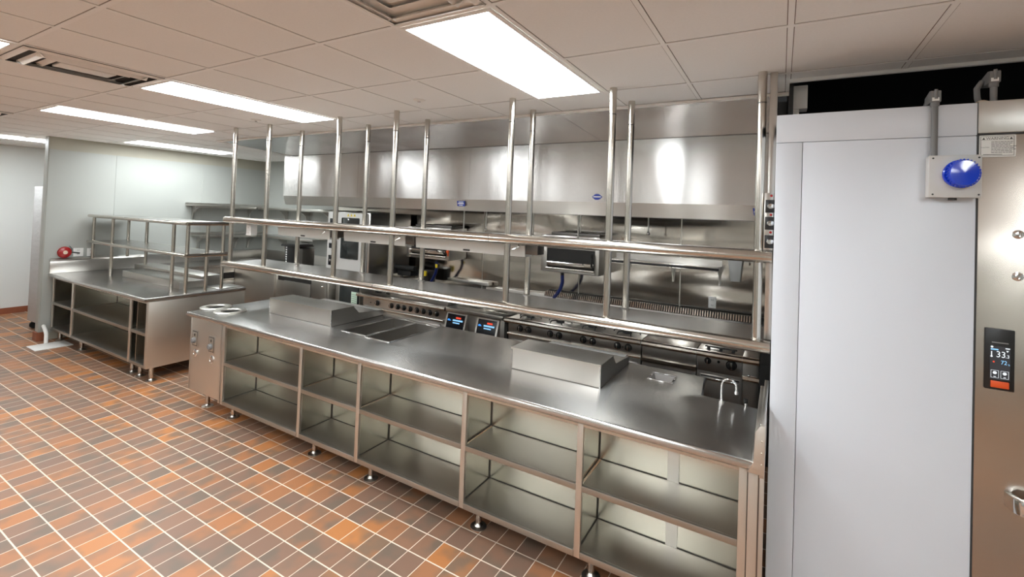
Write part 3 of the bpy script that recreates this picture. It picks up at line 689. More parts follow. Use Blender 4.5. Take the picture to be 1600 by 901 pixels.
for x in (-.449, -.092, .271, .623): B().lathe([(.007, 0), (.006, -.004), (0, -.005)], (x, YC - .004, .705), 'y', 12).build('pilot_port', 'cavity', t)
for i in range(4):
    for y in (YC + .18, YC + .52):
        x = -.47 + i * .36
        g = B().lathe([(.045, .80), (.045, .812), (.03, .818), (0, .818)], (x, y, 0), n=20)
        for k in range(6):
            a = k * PI / 3; g.path([(x + .03 * math.cos(a), y + .03 * math.sin(a), .822), (x + .12 * math.cos(a), y + .12 * math.sin(a), .824), (x + .135 * math.cos(a), y + .135 * math.sin(a), .80)], .006, 6)
        g.build('burner_grate', 'iron', t)
# plancha / solid top station
t = T('solid_top_range', 'smooth stainless top range section right of the four burners', 'range', (1.04, YC, 0))
shell(t, .806, 1.283, .76); casters(t, .806, 1.283)
bull(t, .806, 1.283, .778)
B().box(.806, 1.283, YC - .03, 2.9, .765, .80, .002).build('cooktop', 'range', t)
B().box(.81, 1.28, YC - .003, YC, .635, .752, .001).build('front_panel', 'range', t)
B().prism([(YC, .655), (YC - .03, .648), (YC - .03, .622), (YC, .60)], 'x', .806, 1.283).build('lower_rail', 'tube', t)
B().box(.85, 1.255, YC - .008, YC, .50, .575, .004).build('dark_vent_slot', 'cavity', t)
B().box(.83, 1.27, YC - .010, YC, .18, .49, .006).build('oven_door', 'range', t)
t = T('pasta_cooker', 'cooker section with one black cross knob and one large round knob', 'cooker', (1.47, YC, 0))
shell(t, 1.288, 1.648, .76); casters(t, 1.288, 1.648)
bull(t, 1.288, 1.648, .778)
B().box(1.288, 1.648, YC - .03, 2.9, .765, .80, .002).build('cooktop', 'range', t)
B().box(1.292, 1.645, YC - .004, YC, .625, .752, .001).build('control_panel', 'range', t)
knob(t, 1.377, .717, .024); knob(t, 1.565, .712, .038)
B().lathe([(.012, 0), (.010, -.006), (0, -.008)], (1.464, YC - .004, .722), 'y', 14).build('pilot_light', 'black', t)
d = B().box(1.315, 1.640, YC - .014, YC, .20, .60, .006).build('oven_door', 'range', t)
B().box(1.325, 1.628, YC - .017, YC - .013, .582, .592).build('door_gasket', 'black', d)
B().box(1.325, 1.628, YC - .030, YC - .012, .556, .578, .006).build('door_handle', 'chrome', d)
g = B()
for i in range(3): g.box(1.36 + i * .1, 1.385 + i * .1, YC + .06, YC + .10, .80, .822, .003)
g.box(1.34, 1.60, YC + .10, YC + .112, .81, .822); g.build('burner_grate', 'iron', t)
t = T('filler_station', 'narrow stainless end station with a small lever right of the cooker', 'cooker', (1.7, YC, 0))
shell(t, 1.650, 1.775, .76, material='range')
bull(t, 1.650, 1.775, .778)
B().box(1.650, 1.775, YC - .03, 2.9, .765, .80, .002).build('top', 'range', t)
B().prism([(YC, .645), (YC - .02, .64), (YC - .028, .62), (YC - .02, .605), (YC, .60)], 'x', 1.652, 1.775).build('lower_rail', 'tube', t)
B().cyl((1.70, YC - .02, .655), (1.76, YC - .02, .652), .007).sphere((1.70, YC - .02, .655), .012).build('lever', 'chrome', t)
for x in (1.665, 1.76):
    B().cyl((x, YC + .1, .12), (x, YC + .1, 0), .015).build('leg', 'steel', t)
B_ = B().box(1.78, 1.92, 2.0, 3.0, .0, 0.80, .004).build('dark_gap_fill', 'cavity'); tag(B_, 'dark block painted as the shaded gap at the right end of the cook line', 'panel')  # near-black solid painted as the shade of an open gap
# back riser with perforated strip
t = T('back_riser', 'low stainless back riser with a perforated vent strip behind the ranges', 'riser', (.5, 2.95, .8))
B().box(-1.48, 1.775, 2.965, 3.03, .70, .955, .003).build('riser_box', 'steel', t)
B().prism([(2.925, .945), (2.96, 1.005), (3.03, 1.005), (3.03, .945)], 'x', -.60, 1.775).build('vent_strip', 'cavity', t)
g = B()
for i in range(98):
    x = -.59 + i * .0241; g.prism([(2.920, .950), (2.951, 1.006), (2.957, 1.006), (2.926, .950)], 'x', x, x + .011)
g.build('vent_louvers', 'tube', t)['kind'] = 'stuff'
B().box(-2.10, -1.42, 2.93, 3.03, .97, 1.01, .003).build('ledge', 'steel', t)

# combi oven stack
t = T('combi_oven', 'upper combi oven with yellow warning triangles above its tall dark window', 'oven', (-3.27, YC, .9))
x0, x1 = -3.67, -2.86
B().box(x0, x1, YC + .03, 2.98, 1.02, 1.875, .006).build('cabinet', 'steel', t)
B().box(x0, -3.475, YC, YC + .03, 1.02, 1.875, .004).build('control_panel', 'grayplastic', t)
for z0, z1, nm in ((1.66, 1.78, 'display'), (1.36, 1.43, 'display'), (1.12, 1.26, 'display')):
    B().box(-3.63, -3.52, YC - .003, YC, z0, z1, .002).build(nm, 'scrblack', t)
B().lathe([(.02, 0), (.018, -.02), (0, -.022)], (-3.575, YC - .003, 1.19), 'y', 18).build('selector_knob', 'chrome', t)
d = B().box(-3.468, -2.90, YC - .012, YC + .028, 1.03, 1.87, .008).build('door', 'grayplastic', t)
B().box(-3.365, -3.02, YC - .015, YC - .011, 1.235, 1.80, .012).build('door_window', 'glass', d)
B().cyl((-3.44, YC - .045, 1.2), (-3.44, YC - .045, 1.6), .010).build('door_handle', 'chrome', d)
for k in range(3):
    x = -3.245 + k * .062
    B().prism([(x - .022, 1.820), (x + .022, 1.820), (x, 1.858)], 'y', YC - .0135, YC - .012).build('warning_triangle', 'yellow', d)
    B().box(x - .002, x + .002, YC - .0142, YC - .0135, 1.828, 1.845).build('warning_mark', 'ink', d)
for i in range(5): B().box(-3.33, -3.06, YC + .0, YC + .02, 1.30 + i * .09, 1.304 + i * .09).build('rack_rail', 'chrome', d) if False else None
for x in (x0 + .06, x1 - .06):
    for y in (YC + .1, 2.9): B().cyl((x, y, 1.02), (x, y, .905), .018).build('leg', 'darksteel', t)
t = T('combi_oven', 'lower combi oven unit with dark glass door and a pale green label', 'oven', (-3.2, YC, 0))
B().box(-3.46, -2.99, YC + .02, 2.95, .12, .90, .006).build('cabinet', 'steel', t)
d = B().box(-3.42, -3.0, YC - .01, YC + .02, .16, .87, .006).build('door', 'glass', t)
B().box(-3.43, -3.36, YC - .016, YC + .02, .16, .87, .004).build('door_frame', 'steel', d)
B().box(-3.12, -3.01, YC - .013, YC - .010, .60, .80, .001).build('paper_label', 'green_label', d, 'pale green paper label with rows of print')
for i in range(6): B().box(-3.11, -3.02, YC - .0138, YC - .013, .625 + i * .027, .630 + i * .027).build('print_line', 'ink', d)
for x in (-3.40, -3.05):
    for y in (YC + .08, 2.85): B().cyl((x, y, .12), (x, y, 0), .018).build('leg', 'steel', t)
t = T('pipe_cluster', 'black and chrome hoses in the gap left of the lower oven', 'pipes', (-3.55, YC + .1, 0))
B().cyl((-3.54, YC + .1, 0), (-3.54, YC + .1, .66), .016).build('drain_pipe', 'chrome', t)
B().path([(-3.55, YC + .25, .02), (-3.56, YC + .25, .4), (-3.50, YC + .22, .6), (-3.55, YC + .2, .80)], .02).build('hose', 'rubber', t)

# undercounter refrigerators left of the ovens
t = T('undercounter_refrigerator', 'undercounter refrigerator with two flat gray doors left of the oven stack', 'refrigerator', (-4.2, YC, 0))
B().box(-4.84, -3.62, YC + .02, 2.95, .12, .90, .004).build('cabinet', 'steel', t)
B().box(-4.78, -4.0, YC + .012, YC + .021, .79, .865, .001).build('vent_slot', 'cavity', t)
for a, b_ in ((-4.60, -3.98), (-3.95, -3.64)):
    d = B().box(a, b_, YC - .02, YC + .015, .16, .80 if a < -4.2 else .875, .005).build('door', 'steel', t)
B().sphere((-3.70, YC - .028, .80), .014).build('lock_knob', 'chrome', d)
for x in (-4.78, -3.68):
    for y in (YC + .08, 2.85): B().cyl((x, y, .12), (x, y, 0), .018).build('leg', 'steel', t)
t = T('corner_counter', 'stainless corner counter behind the left pass, running along the white walls', 'counter', (-5.6, 2.2, 0))
nosed_top('worktop', [(-6.635, 1.14), (-5.90, 1.14), (-5.90, YC - .03), (-3.70, YC - .03), (-3.70, 3.04), (-6.635, 3.04)], .94, .035, 'top', t, .012)
B().box(-6.635, -6.615, 1.14, 3.03, .94, 1.09, .003).box(-6.635, -3.70, 3.02, 3.04, .94, 1.09, .003).build('backsplash', 'steel', t)
B().box(-6.63, -5.95, 1.16, 3.0, .12, .90, .003).box(-5.94, -4.86, YC, 3.0, .12, .90, .003).build('base', 'body', t)
B().box(-5.95, -5.944, 1.35, 2.35, .70, .80).build('vent_grille', 'cavity', t)
B().box(-5.95, -5.935, 1.30, 2.5, .46, .66, .004).build('drawer', 'steel', t)
B().box(-5.95, -5.935, 1.30, 2.5, .22, .44, .004).build('drawer', 'steel', t)
for x, y in ((-6.6, 1.25), (-6.0, 1.25), (-6.0, 2.2), (-4.95, 2.25), (-4.95, 2.9), (-6.6, 2.9)): B().cyl((x, y, .12), (x, y, 0), .02).build('leg', 'steel', t)
# black appliance on the corner counter
t = T('countertop_appliance', 'slim black countertop appliance with white vertical lettering', 'appliance', (-4.8, 2.48, .94))
B().box(-4.93, -4.71, 2.36, 2.60, .94, 1.29, .008).build('body', 'black', t)
B().prism([(-5.00, 1.29), (-4.56, 1.29), (-4.60, 1.33), (-4.97, 1.33)], 'y', 2.33, 2.62, .003).build('top_cap', 'black', t)
B().box(-4.705, -4.52, 2.38, 2.60, .94, 1.27, .006).build('side_housing', 'darksteel', t)
for i in range(8): B().box(-4.905, -4.875, 2.3585, 2.36, 1.00 + i * .037, 1.022 + i * .037).build('white_letter', 'label', t)
# white shelves on back and left walls
def wall_shelf(z, y0, y1, label, label_b, ov):
    t = T('wall_shelf', label, 'shelf', (LX + .15, (y0 + y1) / 2, z), 'shelves on the white walls')
    B().box(LX + .01, LX + .32, y0, y1, z, z + .012, .001).box(LX + .31, LX + .322, y0, y1, z - .03, z + .012, .002).box(LX + .01, LX + .014, y0, y1, z, z + .05).build('board', 'steel', t)
    for y in (y0 + .10, (y0 + y1) / 2 + .1, y1 - .3):
        B().prism([(LX + .012, z), (LX + .28, z), (LX + .28, z - .02), (LX + .16, z - .05), (LX + .07, z - .12), (LX + .04, z - .24), (LX + .012, z - .24)], 'y', y, y + .02).build('bracket', 'steel', t)
    t = T('wall_shelf', label_b, 'shelf', (-5.2, 2.9, z), 'shelves on the white walls')
    B().box(LX + .34, ov, 2.73, 3.04, z, z + .012, .001).box(LX + .34, ov, 2.728, 2.74, z - .03, z + .012, .002).build('board', 'steel', t)
    for x in (-5.9, -5.3, -4.7):
        if x < ov - .05: B().prism([(3.04, z), (2.78, z), (2.78, z - .02), (2.88, z - .05), (2.97, z - .12), (3.0, z - .24), (3.04, z - .24)], 'x', x, x + .02).build('bracket', 'steel', t)
wall_shelf(1.875, 1.68, 3.04, 'upper stainless shelf on the left white wall, top of two', 'upper stainless shelf on the back white wall left of the hood', -3.75)
wall_shelf(1.375, 1.78, 3.04, 'lower stainless shelf on the left white wall, below its twin', 'lower stainless shelf on the back wall above the black appliance', -4.75)
def outlet(name, label, x, y, z, face, wd=.075, h=.115, g='wall outlets'):
    t = T(name, label, 'outlet', (x, y, z), g)
    if face == 'x':
        B().box(x, x + .006, y - wd / 2, y + wd / 2, z - h / 2, z + h / 2, .002).build('cover_plate', 'plasticwhite', t)
        for dz in (-.028, .028):
            s_ = B().box(x + .006, x + .009, y - .017, y + .017, z + dz - .016, z + dz + .016, .002).build('socket', 'plasticwhite', t)
            B().box(x + .0088, x + .0095, y - .009, y - .006, z + dz - .008, z + dz + .008).box(x + .0088, x + .0095, y + .006, y + .009, z + dz - .008, z + dz + .008).build('slots', 'ink', s_)
    else:
        B().box(x - wd / 2, x + wd / 2, y - .006, y, z - h / 2, z + h / 2, .002).build('cover_plate', 'plasticwhite', t)
        for dz in (-.028, .028):
            s_ = B().box(x - .017, x + .017, y - .009, y - .006, z + dz - .016, z + dz + .016, .002).build('socket', 'plasticwhite', t)
            B().box(x - .009, x - .006, y - .0095, y - .0088, z + dz - .008, z + dz + .008).box(x + .006, x + .009, y - .0095, y - .0088, z + dz - .008, z + dz + .008).build('slots', 'ink', s_)
    return t
outlet('power_outlet', 'white wall outlet right of the red alarm bell above the left counter', LX + .010, .335, 1.172, 'x', .11)
outlet('power_outlet', 'white wall outlet left of the first shelf post on the left wall', LX + .010, .475, 1.165, 'x', .09)
t = outlet('outlet_box', 'white outlet box hanging under the left end of the upper hanging shelf', -2.955, .575, 1.665, 'y', .085, .115)
B().box(-2.995, -2.915, .576, .64, 1.61, 1.72, .003).build('box', 'plasticwhite', t)
B().cyl((-2.955, .61, 1.72), (-2.955, .61, ZU + .006), .010, n=12).build('stem', 'steel', t)
outlet('power_outlet', 'white outlet on the stainless wall below the wall shelf at right', 1.298, 3.049, 1.085, 'y', .075, .12)
t = T('alarm_bell', 'round dark red alarm bell with a cream centre on the left wall', 'alarm bell', (LX + .01, .18, 1.178))
B().lathe([(.030, 0), (.074, .004), (.078, .016), (.070, .034), (.045, .046), (.020, .050)], (LX + .008, .185, 1.178), 'x').build('gong', 'red', t)
B().lathe([(.026, .048), (.024, .056), (0, .057)], (LX + .008, .185, 1.178), 'x', 20).build('center_cap', 'cream', t)
B().path([(LX + .02, .255, 1.178), (LX + .03, .30, 1.168), (LX + .03, .345, 1.160)], .009, 8).build('cable_gland', 'black', t)
B().path([(LX + .02, .262, 1.185), (LX + .012, .265, 1.225), (LX + .012, .235, 1.265)], .003, 6).build('wire', 'black', t)

# shelf, broilers, dispenser on stainless wall
t = T('wall_shelf', 'narrow stainless shelf with pointed brackets on the stainless wall at right', 'shelf', (.85, 2.9, 1.45))
B().box(.26, 1.385, 2.75, 3.045, 1.465, 1.475, .001).box(.26, 1.385, 3.035, 3.045, 1.47, 1.53).build('board', 'steel', t)
B().box(.26, 1.385, 2.744, 2.750, 1.446, 1.470, .001).build('front_lip', 'black', t)
B().box(.26, 1.385, 2.742, 2.752, 1.470, 1.480, .002).box(.26, 1.385, 2.742, 2.752, 1.438, 1.447, .001).build('front_edge', 'tube', t)
for x in (.40, .90, 1.365):
    B().prism([(3.048, 1.462), (2.78, 1.462), (2.78, 1.448), (2.95, 1.40), (3.01, 1.31), (3.02, 1.265), (3.048, 1.265)], 'x', x - .006, x + .006).prism([(x - .045, 1.462), (x + .045, 1.462), (x + .012, 1.37), (x + .010, 1.265), (x - .010, 1.265), (x - .012, 1.37)], 'y', 3.042, 3.048).build('bracket', 'steel', t)
t = T('towel_holder', 'tapered light gray holder box on the stainless wall beside the right post', 'holder', (1.52, 3.0, 1.45))
B().prism([(1.443, 1.565), (1.582, 1.565), (1.562, 1.335), (1.472, 1.335)], 'y', 2.95, 3.048, .008).build('body', 'grayplastic', t)
t = T('hook_rail', 'small chrome hook rail on the stainless wall beside the gray holder', 'hooks', (1.66, 3.03, 1.53))
B().box(1.60, 1.74, 3.035, 3.048, 1.53, 1.545).build('rail', 'steel', t)
for x in (1.64, 1.70): B().path([(x, 3.035, 1.535), (x, 3.01, 1.51), (x, 3.0, 1.525)], .006, 8).build('hook', 'chrome', t)
def broiler(x0, x1, z0, z1, y0, label, red=False):
    t = T('salamander_broiler', label, 'broiler', ((x0 + x1) / 2, y0, z0), 'wall-hung broilers')
    b = B(); e = .012
    b.box(x0, x0 + .075, y0, 3.04, z0, z1, .003).box(x1 - .05, x1, y0, 3.04, z0, z1, .003).box(x0 + .075, x1 - .05, y0, 3.04, z1 - (z1 - z0) * .36, z1, .003).box(x0 + .075, x1 - .05, y0, 3.04, z0, z0 + .04, .003).box(x0 + .075, x1 - .05, 3.0, 3.04, z0 + .04, z1 - .1)
    b.build('cabinet', 'steel', t)
    zt = z1 - (z1 - z0) * .36
    B().box(x0 + .078, x1 - .053, y0 + .02, 2.99, z0 + .041, zt - .001).build('firebox', 'cavity', t)
    B().box(x0 + .085, x1 - .06, y0 - .02, y0 + .02, z0 + .075, z0 + .125, .004).build('drip_tray', 'tube', t)
    B().path([(x0 + .11, y0 - .02, z0 + .11), (x0 + .11, y0 - .06, z0 + .12), (x1 - .17, y0 - .06, z0 + .12), (x1 - .17, y0 - .02, z0 + .11)], .010, 10).build('tray_handle', 'chrome', t)
    B().cyl((x0 + .075, y0 - .012, z0 + .045), (x1 - .05, y0 - .012, z0 + .045), .016).build('front_rail', 'tube', t)
    B().lathe([(.022, 0), (.022, -.018), (0, -.022)], (x0 + .03, y0, (z0 + z1) / 2 + .02), 'y', 18).build('knob', 'chrome', t)
    B().path([(x1 - .075, y0 - .01, zt - .04), (x1 - .07, y0 - .05, zt - .08), (x1 - .07, y0 - .05, z0 + .11), (x1 - .06, y0 - .02, z0 + .08)], .010, 10).build('lift_handle', 'black', t)
    B().box(x0 + .10, x1 - .02, y0 + .05, 3.0, z1, z1 + .035, .003).build('flue_cover', 'darksteel', t)
    if red: B().lathe([(.02, 0), (.02, -.02), (0, -.022)], (x1 - .02, y0 - .005, z0 + .12), 'y', 16).box(x1 - .03, x1 - .01, y0 - .012, y0 - .006, z0 + .06, z0 + .16, .002).build('orange_tag', 'orange', t)
    return t
broiler(-.525, .185, 1.285, 1.71, 2.65, 'open-fronted broiler on the stainless wall left of the wall shelf')
broiler(-2.62, -1.87, 1.285, 1.71, 2.65, 'broiler with an orange tag on the stainless wall right of the ovens', True)
def gas_hose(x, z1, label, yel):
    t = T('gas_hose', label, 'hose', (x, 2.75, .95), 'blue gas hoses')
    B().path([(x, 2.75, z1), (x, 2.75, z1 - .04)], .020).build('coupling', 'iron', t)
    B().path([(x, 2.75, z1 - .04), (x + .005, 2.75, z1 - .12), (x - .02, 2.76, z1 - .2), (x - .07, 2.78, z1 - .27), (x - .12, 2.80, .96)], .021, 14).build('hose', 'hose', t)
    if yel:
        B().box(x - .24, x - .165, 2.72, 2.76, 1.03, 1.10, .01).build('valve_handle', 'yellow', t)
        B().box(x + .0, x + .03, 2.722, 2.74, z1 - .12, z1 - .07, .003).build('tag', 'yellow', t)
gas_hose(-.29, 1.283, 'blue gas hose hanging below the open-fronted broiler', False)
gas_hose(-2.16, 1.283, 'blue gas hose with yellow valve below the left broiler', True)
B_ = B().cyl((-2.86, 2.7, 1.12), (-2.5, 2.7, 1.12), .035).box(-2.85, -2.6, 2.72, 2.9, 1.0, 1.08, .01).build('black_pipe_fitting', 'rubber'); tag(B_, 'thick black pipe fitting beside the oven side panel', 'pipe')
B_ = B().box(-2.50, -2.33, 2.80, 2.95, .93, 1.09, .01).build('valve_box', 'black'); tag(B_, 'small dark valve box beneath the orange-tagged broiler', 'box')
# fire suppression drops
k = 0
for x, z0 in ((-1.62, 1.66), (-1.28, 1.72), (-0.62, 1.68), (-0.05, 1.68), (.72, 1.78)):
    t = T('suppression_nozzle', ['fire suppression pipe drop above the orange-tagged broiler', 'fire suppression pipe drop with a ball fitting left of centre', 'fire suppression pipe drop left of a tall post', 'fire suppression pipe drop above the open broiler', 'fire suppression pipe drop above the right wall shelf'][k], 'pipe', (x, 2.6, 2.0), 'fire suppression pipe drops'); k += 1
    B().cyl((x, 2.6, 2.399), (x, 2.6, z0), .009).build('pipe', 'steel', t)
    B().lathe([(.006, .03), (.018, .015), (.018, 0), (.012, -.01)], (x, 2.6, z0), n=16).build('nozzle', 'chrome', t)
B_ = B().cyl((-3.5, 2.62, 1.99), (1.8, 2.62, 1.99), .010).build('suppression_pipe', 'steel'); tag(B_, 'long thin horizontal fire suppression pipe under the hood', 'pipe')
# stainless wall seams
g = B()
for x in (-1.60, -.20, .97): g.box(x - .006, x + .006, 3.046, 3.05, .9, 2.4)
struct(g.build('trim_6', 'steel'))

# ------------------------------------------------------------------ left pass counter
AX0, AX1, AF, AB = LX + .012, -3.86, .03, 1.11
t = T('worktop', 'stainless worktop of the smaller left counter against the white wall', 'worktop', (-5.3, .5, HC))
nosed_top('slab', [(AX0, AF), (AX1, AF), (AX1, AB), (AX0, AB)], HC, .042, 'top', t, .014)
B().box(AX0, AX0 + .018, AF + .01, 1.135, HC, 1.06, .002).prism([(AX0, 1.06), (AX0 + .018, 1.06), (AX0 + .03, 1.085), (AX0 + .004, 1.10)], 'y', AF + .01, 1.135).build('backsplash', 'steel', t)
B().box(-6.10, -4.30, .80, 1.05, HC, HC + .12, .004).build('raised_ledge', 'steel', t)
B().box(-5.72, -4.22, .52, .80, HC, HC + .085, .004).build('raised_ledge', 'steel', t)
B().box(-4.22, -3.90, .80, 1.09, HC, HC + .01, .003).build('raised_ledge', 'steel', t)
AFB = .07
lx = [-6.60, -5.93, -4.30, -3.865]
labs = ['leftmost open bay of the left counter, against the wall', 'wide middle open bay of the left counter', 'narrow open bay at the right end of the left counter']
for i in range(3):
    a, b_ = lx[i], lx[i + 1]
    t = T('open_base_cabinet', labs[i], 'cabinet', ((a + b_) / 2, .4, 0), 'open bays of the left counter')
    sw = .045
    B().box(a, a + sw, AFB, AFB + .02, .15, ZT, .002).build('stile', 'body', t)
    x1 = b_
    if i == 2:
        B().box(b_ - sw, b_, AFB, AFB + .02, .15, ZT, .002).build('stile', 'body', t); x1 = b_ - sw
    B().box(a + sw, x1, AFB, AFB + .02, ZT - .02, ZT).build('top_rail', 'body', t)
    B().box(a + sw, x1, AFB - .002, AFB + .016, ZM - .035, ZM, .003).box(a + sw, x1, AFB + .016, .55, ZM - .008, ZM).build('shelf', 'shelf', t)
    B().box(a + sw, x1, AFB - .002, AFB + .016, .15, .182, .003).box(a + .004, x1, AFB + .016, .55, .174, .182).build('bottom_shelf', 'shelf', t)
    B().box(a + .02, b_, .546, .5495, .1825, .187).box(a + .02, b_, .546, .5495, ZM + .0005, ZM + .005).box(a + .0205, a + .026, .545, .5495, .1825, ZM - .035).box(a + .0205, a + .026, .545, .5495, ZM + .001, ZT).build('corner_seam_shade', 'seamdark', t)  # seam strips that also paint shade into the bay's inner corners
    B().box(a + .004, b_ - .002, .55, .554, .15, ZT).build('back_panel', 'inner', t)
    B().box(a + .014, a + .02, AFB + .02, .55, .182, ZT).build('side_panel', 'inner', t)
    if i == 2: B().box(a + .14, a + .15, AFB + .02, .55, .182, ZT).build('divider', 'inner', t)
    for x in ({0: (-6.5,), 1: (-5.77, -4.36), 2: (-4.17, -3.92)}[i]): leg(t, x, .15, .15, .022, False)
t = T('counter_carcass', 'closed rear body and flat right end panel of the left counter', 'cabinet', (-5.2, .8, 0))
B().box(-6.60, -3.866, .56, 1.08, .15, ZT - .001, .002).build('carcass', 'steel', t)
B().box(-3.863, -3.857, AFB + .004, 1.10, .15, ZT, .001).build('end_panel', 'body', t)
for x in (-6.4, -4.0): leg(t, x, .95, .15)
# left standing shelf
t = T('standing_double_shelf', 'double stainless tube-edged shelf standing on the left counter', 'shelf', (-5.3, .6, HC))
P1 = [(-6.62, .44), (-4.02, .44), (-4.02, .86), (-6.62, .86)]
for z in (1.325, 1.690):
    nm = 'upper_shelf' if z > 1.5 else 'lower_shelf'
    s_ = B().box(-6.58, -3.90, .44, .86, z, z + .012).build(nm, 'top', t)
    B().path([(-6.60, .425, z), (-3.895, .425, z)], .022, 14).build('edge_rail', 'tube', s_)
    B().path([(-3.89, .42, z), (-3.89, .875, z)], .022, 14).build('edge_rail', 'tube', s_)
    B().path([(-3.9, .872, z), (-6.60, .872, z)], .015, 10).build('edge_rail', 'tube', s_)
for x, y, zb in ((-6.50, .45, 1.09), (-5.89, .45, HC), (-4.25, .45, HC), (-3.93, .45, HC), (-6.50, .86, 1.09), (-5.92, .86, HC), (-3.92, .66, HC), (-3.92, .84, HC)):
    B().cyl((x, y, zb + .001), (x, y, 1.69), .020).build('post', 'tube', t)
# ------------------------------------------------------------------ odds and ends at far left
t = T('drain_pipe', 'white plastic elbow pipe at the foot of the left wall corner', 'pipe', (-6.45, .05, 0))
B().path([(-6.62, .01, .20), (-6.55, .0, .19), (-6.45, -.01, .15), (-6.42, -.012, .12), (-6.42, -.012, .01)], .022, 12).build('elbow', 'pvc', t)
B_ = B().box(-6.42, -6.10, -.20, .17, .0, .008, .002).build('floor_plate', 'pvc'); tag(B_, 'white rectangular cover plate on the tiles at the left counter foot', 'floor plate')
t = T('wrapped_cabinet', 'tall cabinet on casters wrapped in plastic film behind the wall corner', 'cabinet', (-7.35, .45, 0))
B().box(-7.62, -7.08, .10, .80, .12, 2.08, .01).build('body', 'wrap', t)
for x, y in ((-7.55, .16), (-7.15, .16), (-7.15, .7), (-7.55, .7)):
    c = B().box(x - .03, x + .03, y - .02, y + .02, .09, .14).build('caster', 'steel', t)
    B().cyl((x - .016, y, .05), (x + .016, y, .05), .05).build('wheel', 'rubber', c)

# ------------------------------------------------------------------ walk-in cooler
WY, WX0, WX1, WZ = .30, 1.876, 2.597, 2.470
t = T('walk_in_cooler', 'white panelled walk-in cooler with a stainless door section', 'walk-in cooler', (2.8, WY, 0))
B().box(WX0, WX1 - .002, WY, WY + .06, 2.335, WZ, .002).build('header_panel', 'walkin', t)
B().box(WX0, 1.985, WY, WY + .06, 0, 2.333, .002).build('wall_panel', 'walkin', t)
B().box(1.987, WX1 - .002, WY + .0005, WY + .06, 0, 2.333, .002).build('wall_panel', 'walkin', t)
B().box(WX0, WX0 + .06, WY + .06, 2.0, 0, WZ, .002).build('side_panel', 'walkin', t)
B().box(WX0, 4.0, WY + .06, 2.0, WZ - .06, WZ - .003).build('roof_panel', 'walkin', t)
B().box(WX1, 4.0, WY - .004, WY + .06, 2.342, WZ + .004, .003).build('door_header', 'steel', t, 'brushed stainless header strip')
dr = B().box(WX1 + .002, 3.9, WY - .002, WY + .06, 0.02, 2.334, .003).build('door', steel('door_steel', col=(0.50, 0.46, 0.41), rough=0.25, grain=(30, 2, 2), wave=.35, wscale=(1.5, 1, 2.5)), t, 'brushed stainless door')
M['seal'] = mat('door_seal', (.03, .03, .03), .6)
B().box(WX1 - .002, WX1 + .003, WY - .003, WY + .02, .02, 2.34).box(WX1, 3.9, WY - .003, WY + .02, 2.3345, 2.3415).build('door_seal', 'seal', t)
h = B().prism([(2.688, WY - .004), (2.700, WY - .055), (2.715, WY - .075), (2.88, WY - .075), (2.89, WY - .055), (2.86, WY - .05), (2.72, WY - .05), (2.712, WY - .004)], 'z', .862, .918, .003).build('door_handle', 'chrome', dr)
for z in (1.933, 1.766):
    b = B().lathe([(.017, 0), (.017, -.004), (.010, -.006), (.009, -.002), (0, -.004)], (2.7178, WY - .002, z), 'y', 20).build('lock_screw', 'chrome', dr)
# controller
cx0, cx1, cz0, cz1 = 2.624, 2.712, 1.310, 1.553
cp = B().box(cx0, cx1, WY - .012, WY - .002, cz0, cz1, .004).build('temperature_controller', 'black', dr, 'black touch temperature controller')
M['scrgrey'] = mat('screen_gray', (.02, .02, .02), .15, emit=(.03, .03, .035), estr=1)
yS = WY - .0126
B().box(2.640, 2.698, yS, WY - .012, 1.352, 1.484).build('screen', 'scrgrey', cp)
def ct(s, size, x, z, mm, sx=1.0): return text(s, size, (x, yS - .0002, z), mm, 'digits', cp, sx=sx, extrude=.0002)
ct('33', .034, 2.657, 1.441, 'scrwhite', .85); ct('.3', .018, 2.6845, 1.441, 'scrwhite', .9)
ct('72', .022, 2.671, 1.414, 'scrcyan', .85); ct('%', .009, 2.692, 1.412, 'scrcyan', .9)
B().box(2.643, 2.646, yS - .0004, yS, 1.444, 1.462).build('thermometer_icon', 'scrwhite', cp)
B().lathe([(.0035, 0), (.0035, -.0004), (0, -.0005)], (2.6445, yS, 1.442), 'y', 12).build('thermometer_icon', 'scrwhite', cp)
B().box(2.642, 2.664, yS - .0004, yS, 1.468, 1.473).build('status_line', 'scrcyan', cp)
B().lathe([(.004, 0), (.004, -.0004), (0, -.0005)], (2.6455, yS, 1.480), 'y', 12).box(2.684, 2.697, yS - .0004, yS, 1.476, 1.480).build('status_icon', 'scrwhite', cp)
B().prism([(2.686, 1.470), (2.694, 1.470), (2.690, 1.463)], 'y', yS - .0004, yS).build('arrow_icon', 'scrwhite', cp)
B().lathe([(.003, 0), (.003, -.0004), (0, -.0005)], (2.651, yS, 1.421), 'y', 12).build('alert_icon', 'scrred', cp)
for x0 in (2.643, 2.6715):
    e = .0009; z0, z1 = 1.358, 1.388; x1 = x0 + .023
    B().box(x0, x1, yS - .0004, yS, z0, z0 + e).box(x0, x1, yS - .0004, yS, z1 - e, z1).box(x0, x0 + e, yS - .0004, yS, z0, z1).box(x1 - e, x1, yS - .0004, yS, z0, z1).lathe([(.006, 0), (.006, -.0004), (0, -.0005)], ((x0 + x1) / 2, yS, 1.378), 'y', 14).box(x0 + .008, x1 - .008, yS - .0004, yS, 1.3615, 1.364).build('screen_button', 'scrwhite', cp)
M['maker'] = mat('maker_print', (.25, .25, .25), .4)
B().box(2.645, 2.693, WY - .0124, WY - .012, 1.496, 1.500).build('maker_line', 'maker', cp)
B().box(2.6425, 2.6955, WY - .0135, WY - .012, 1.320, 1.346, .002).build('orange_sticker', 'orange', cp)
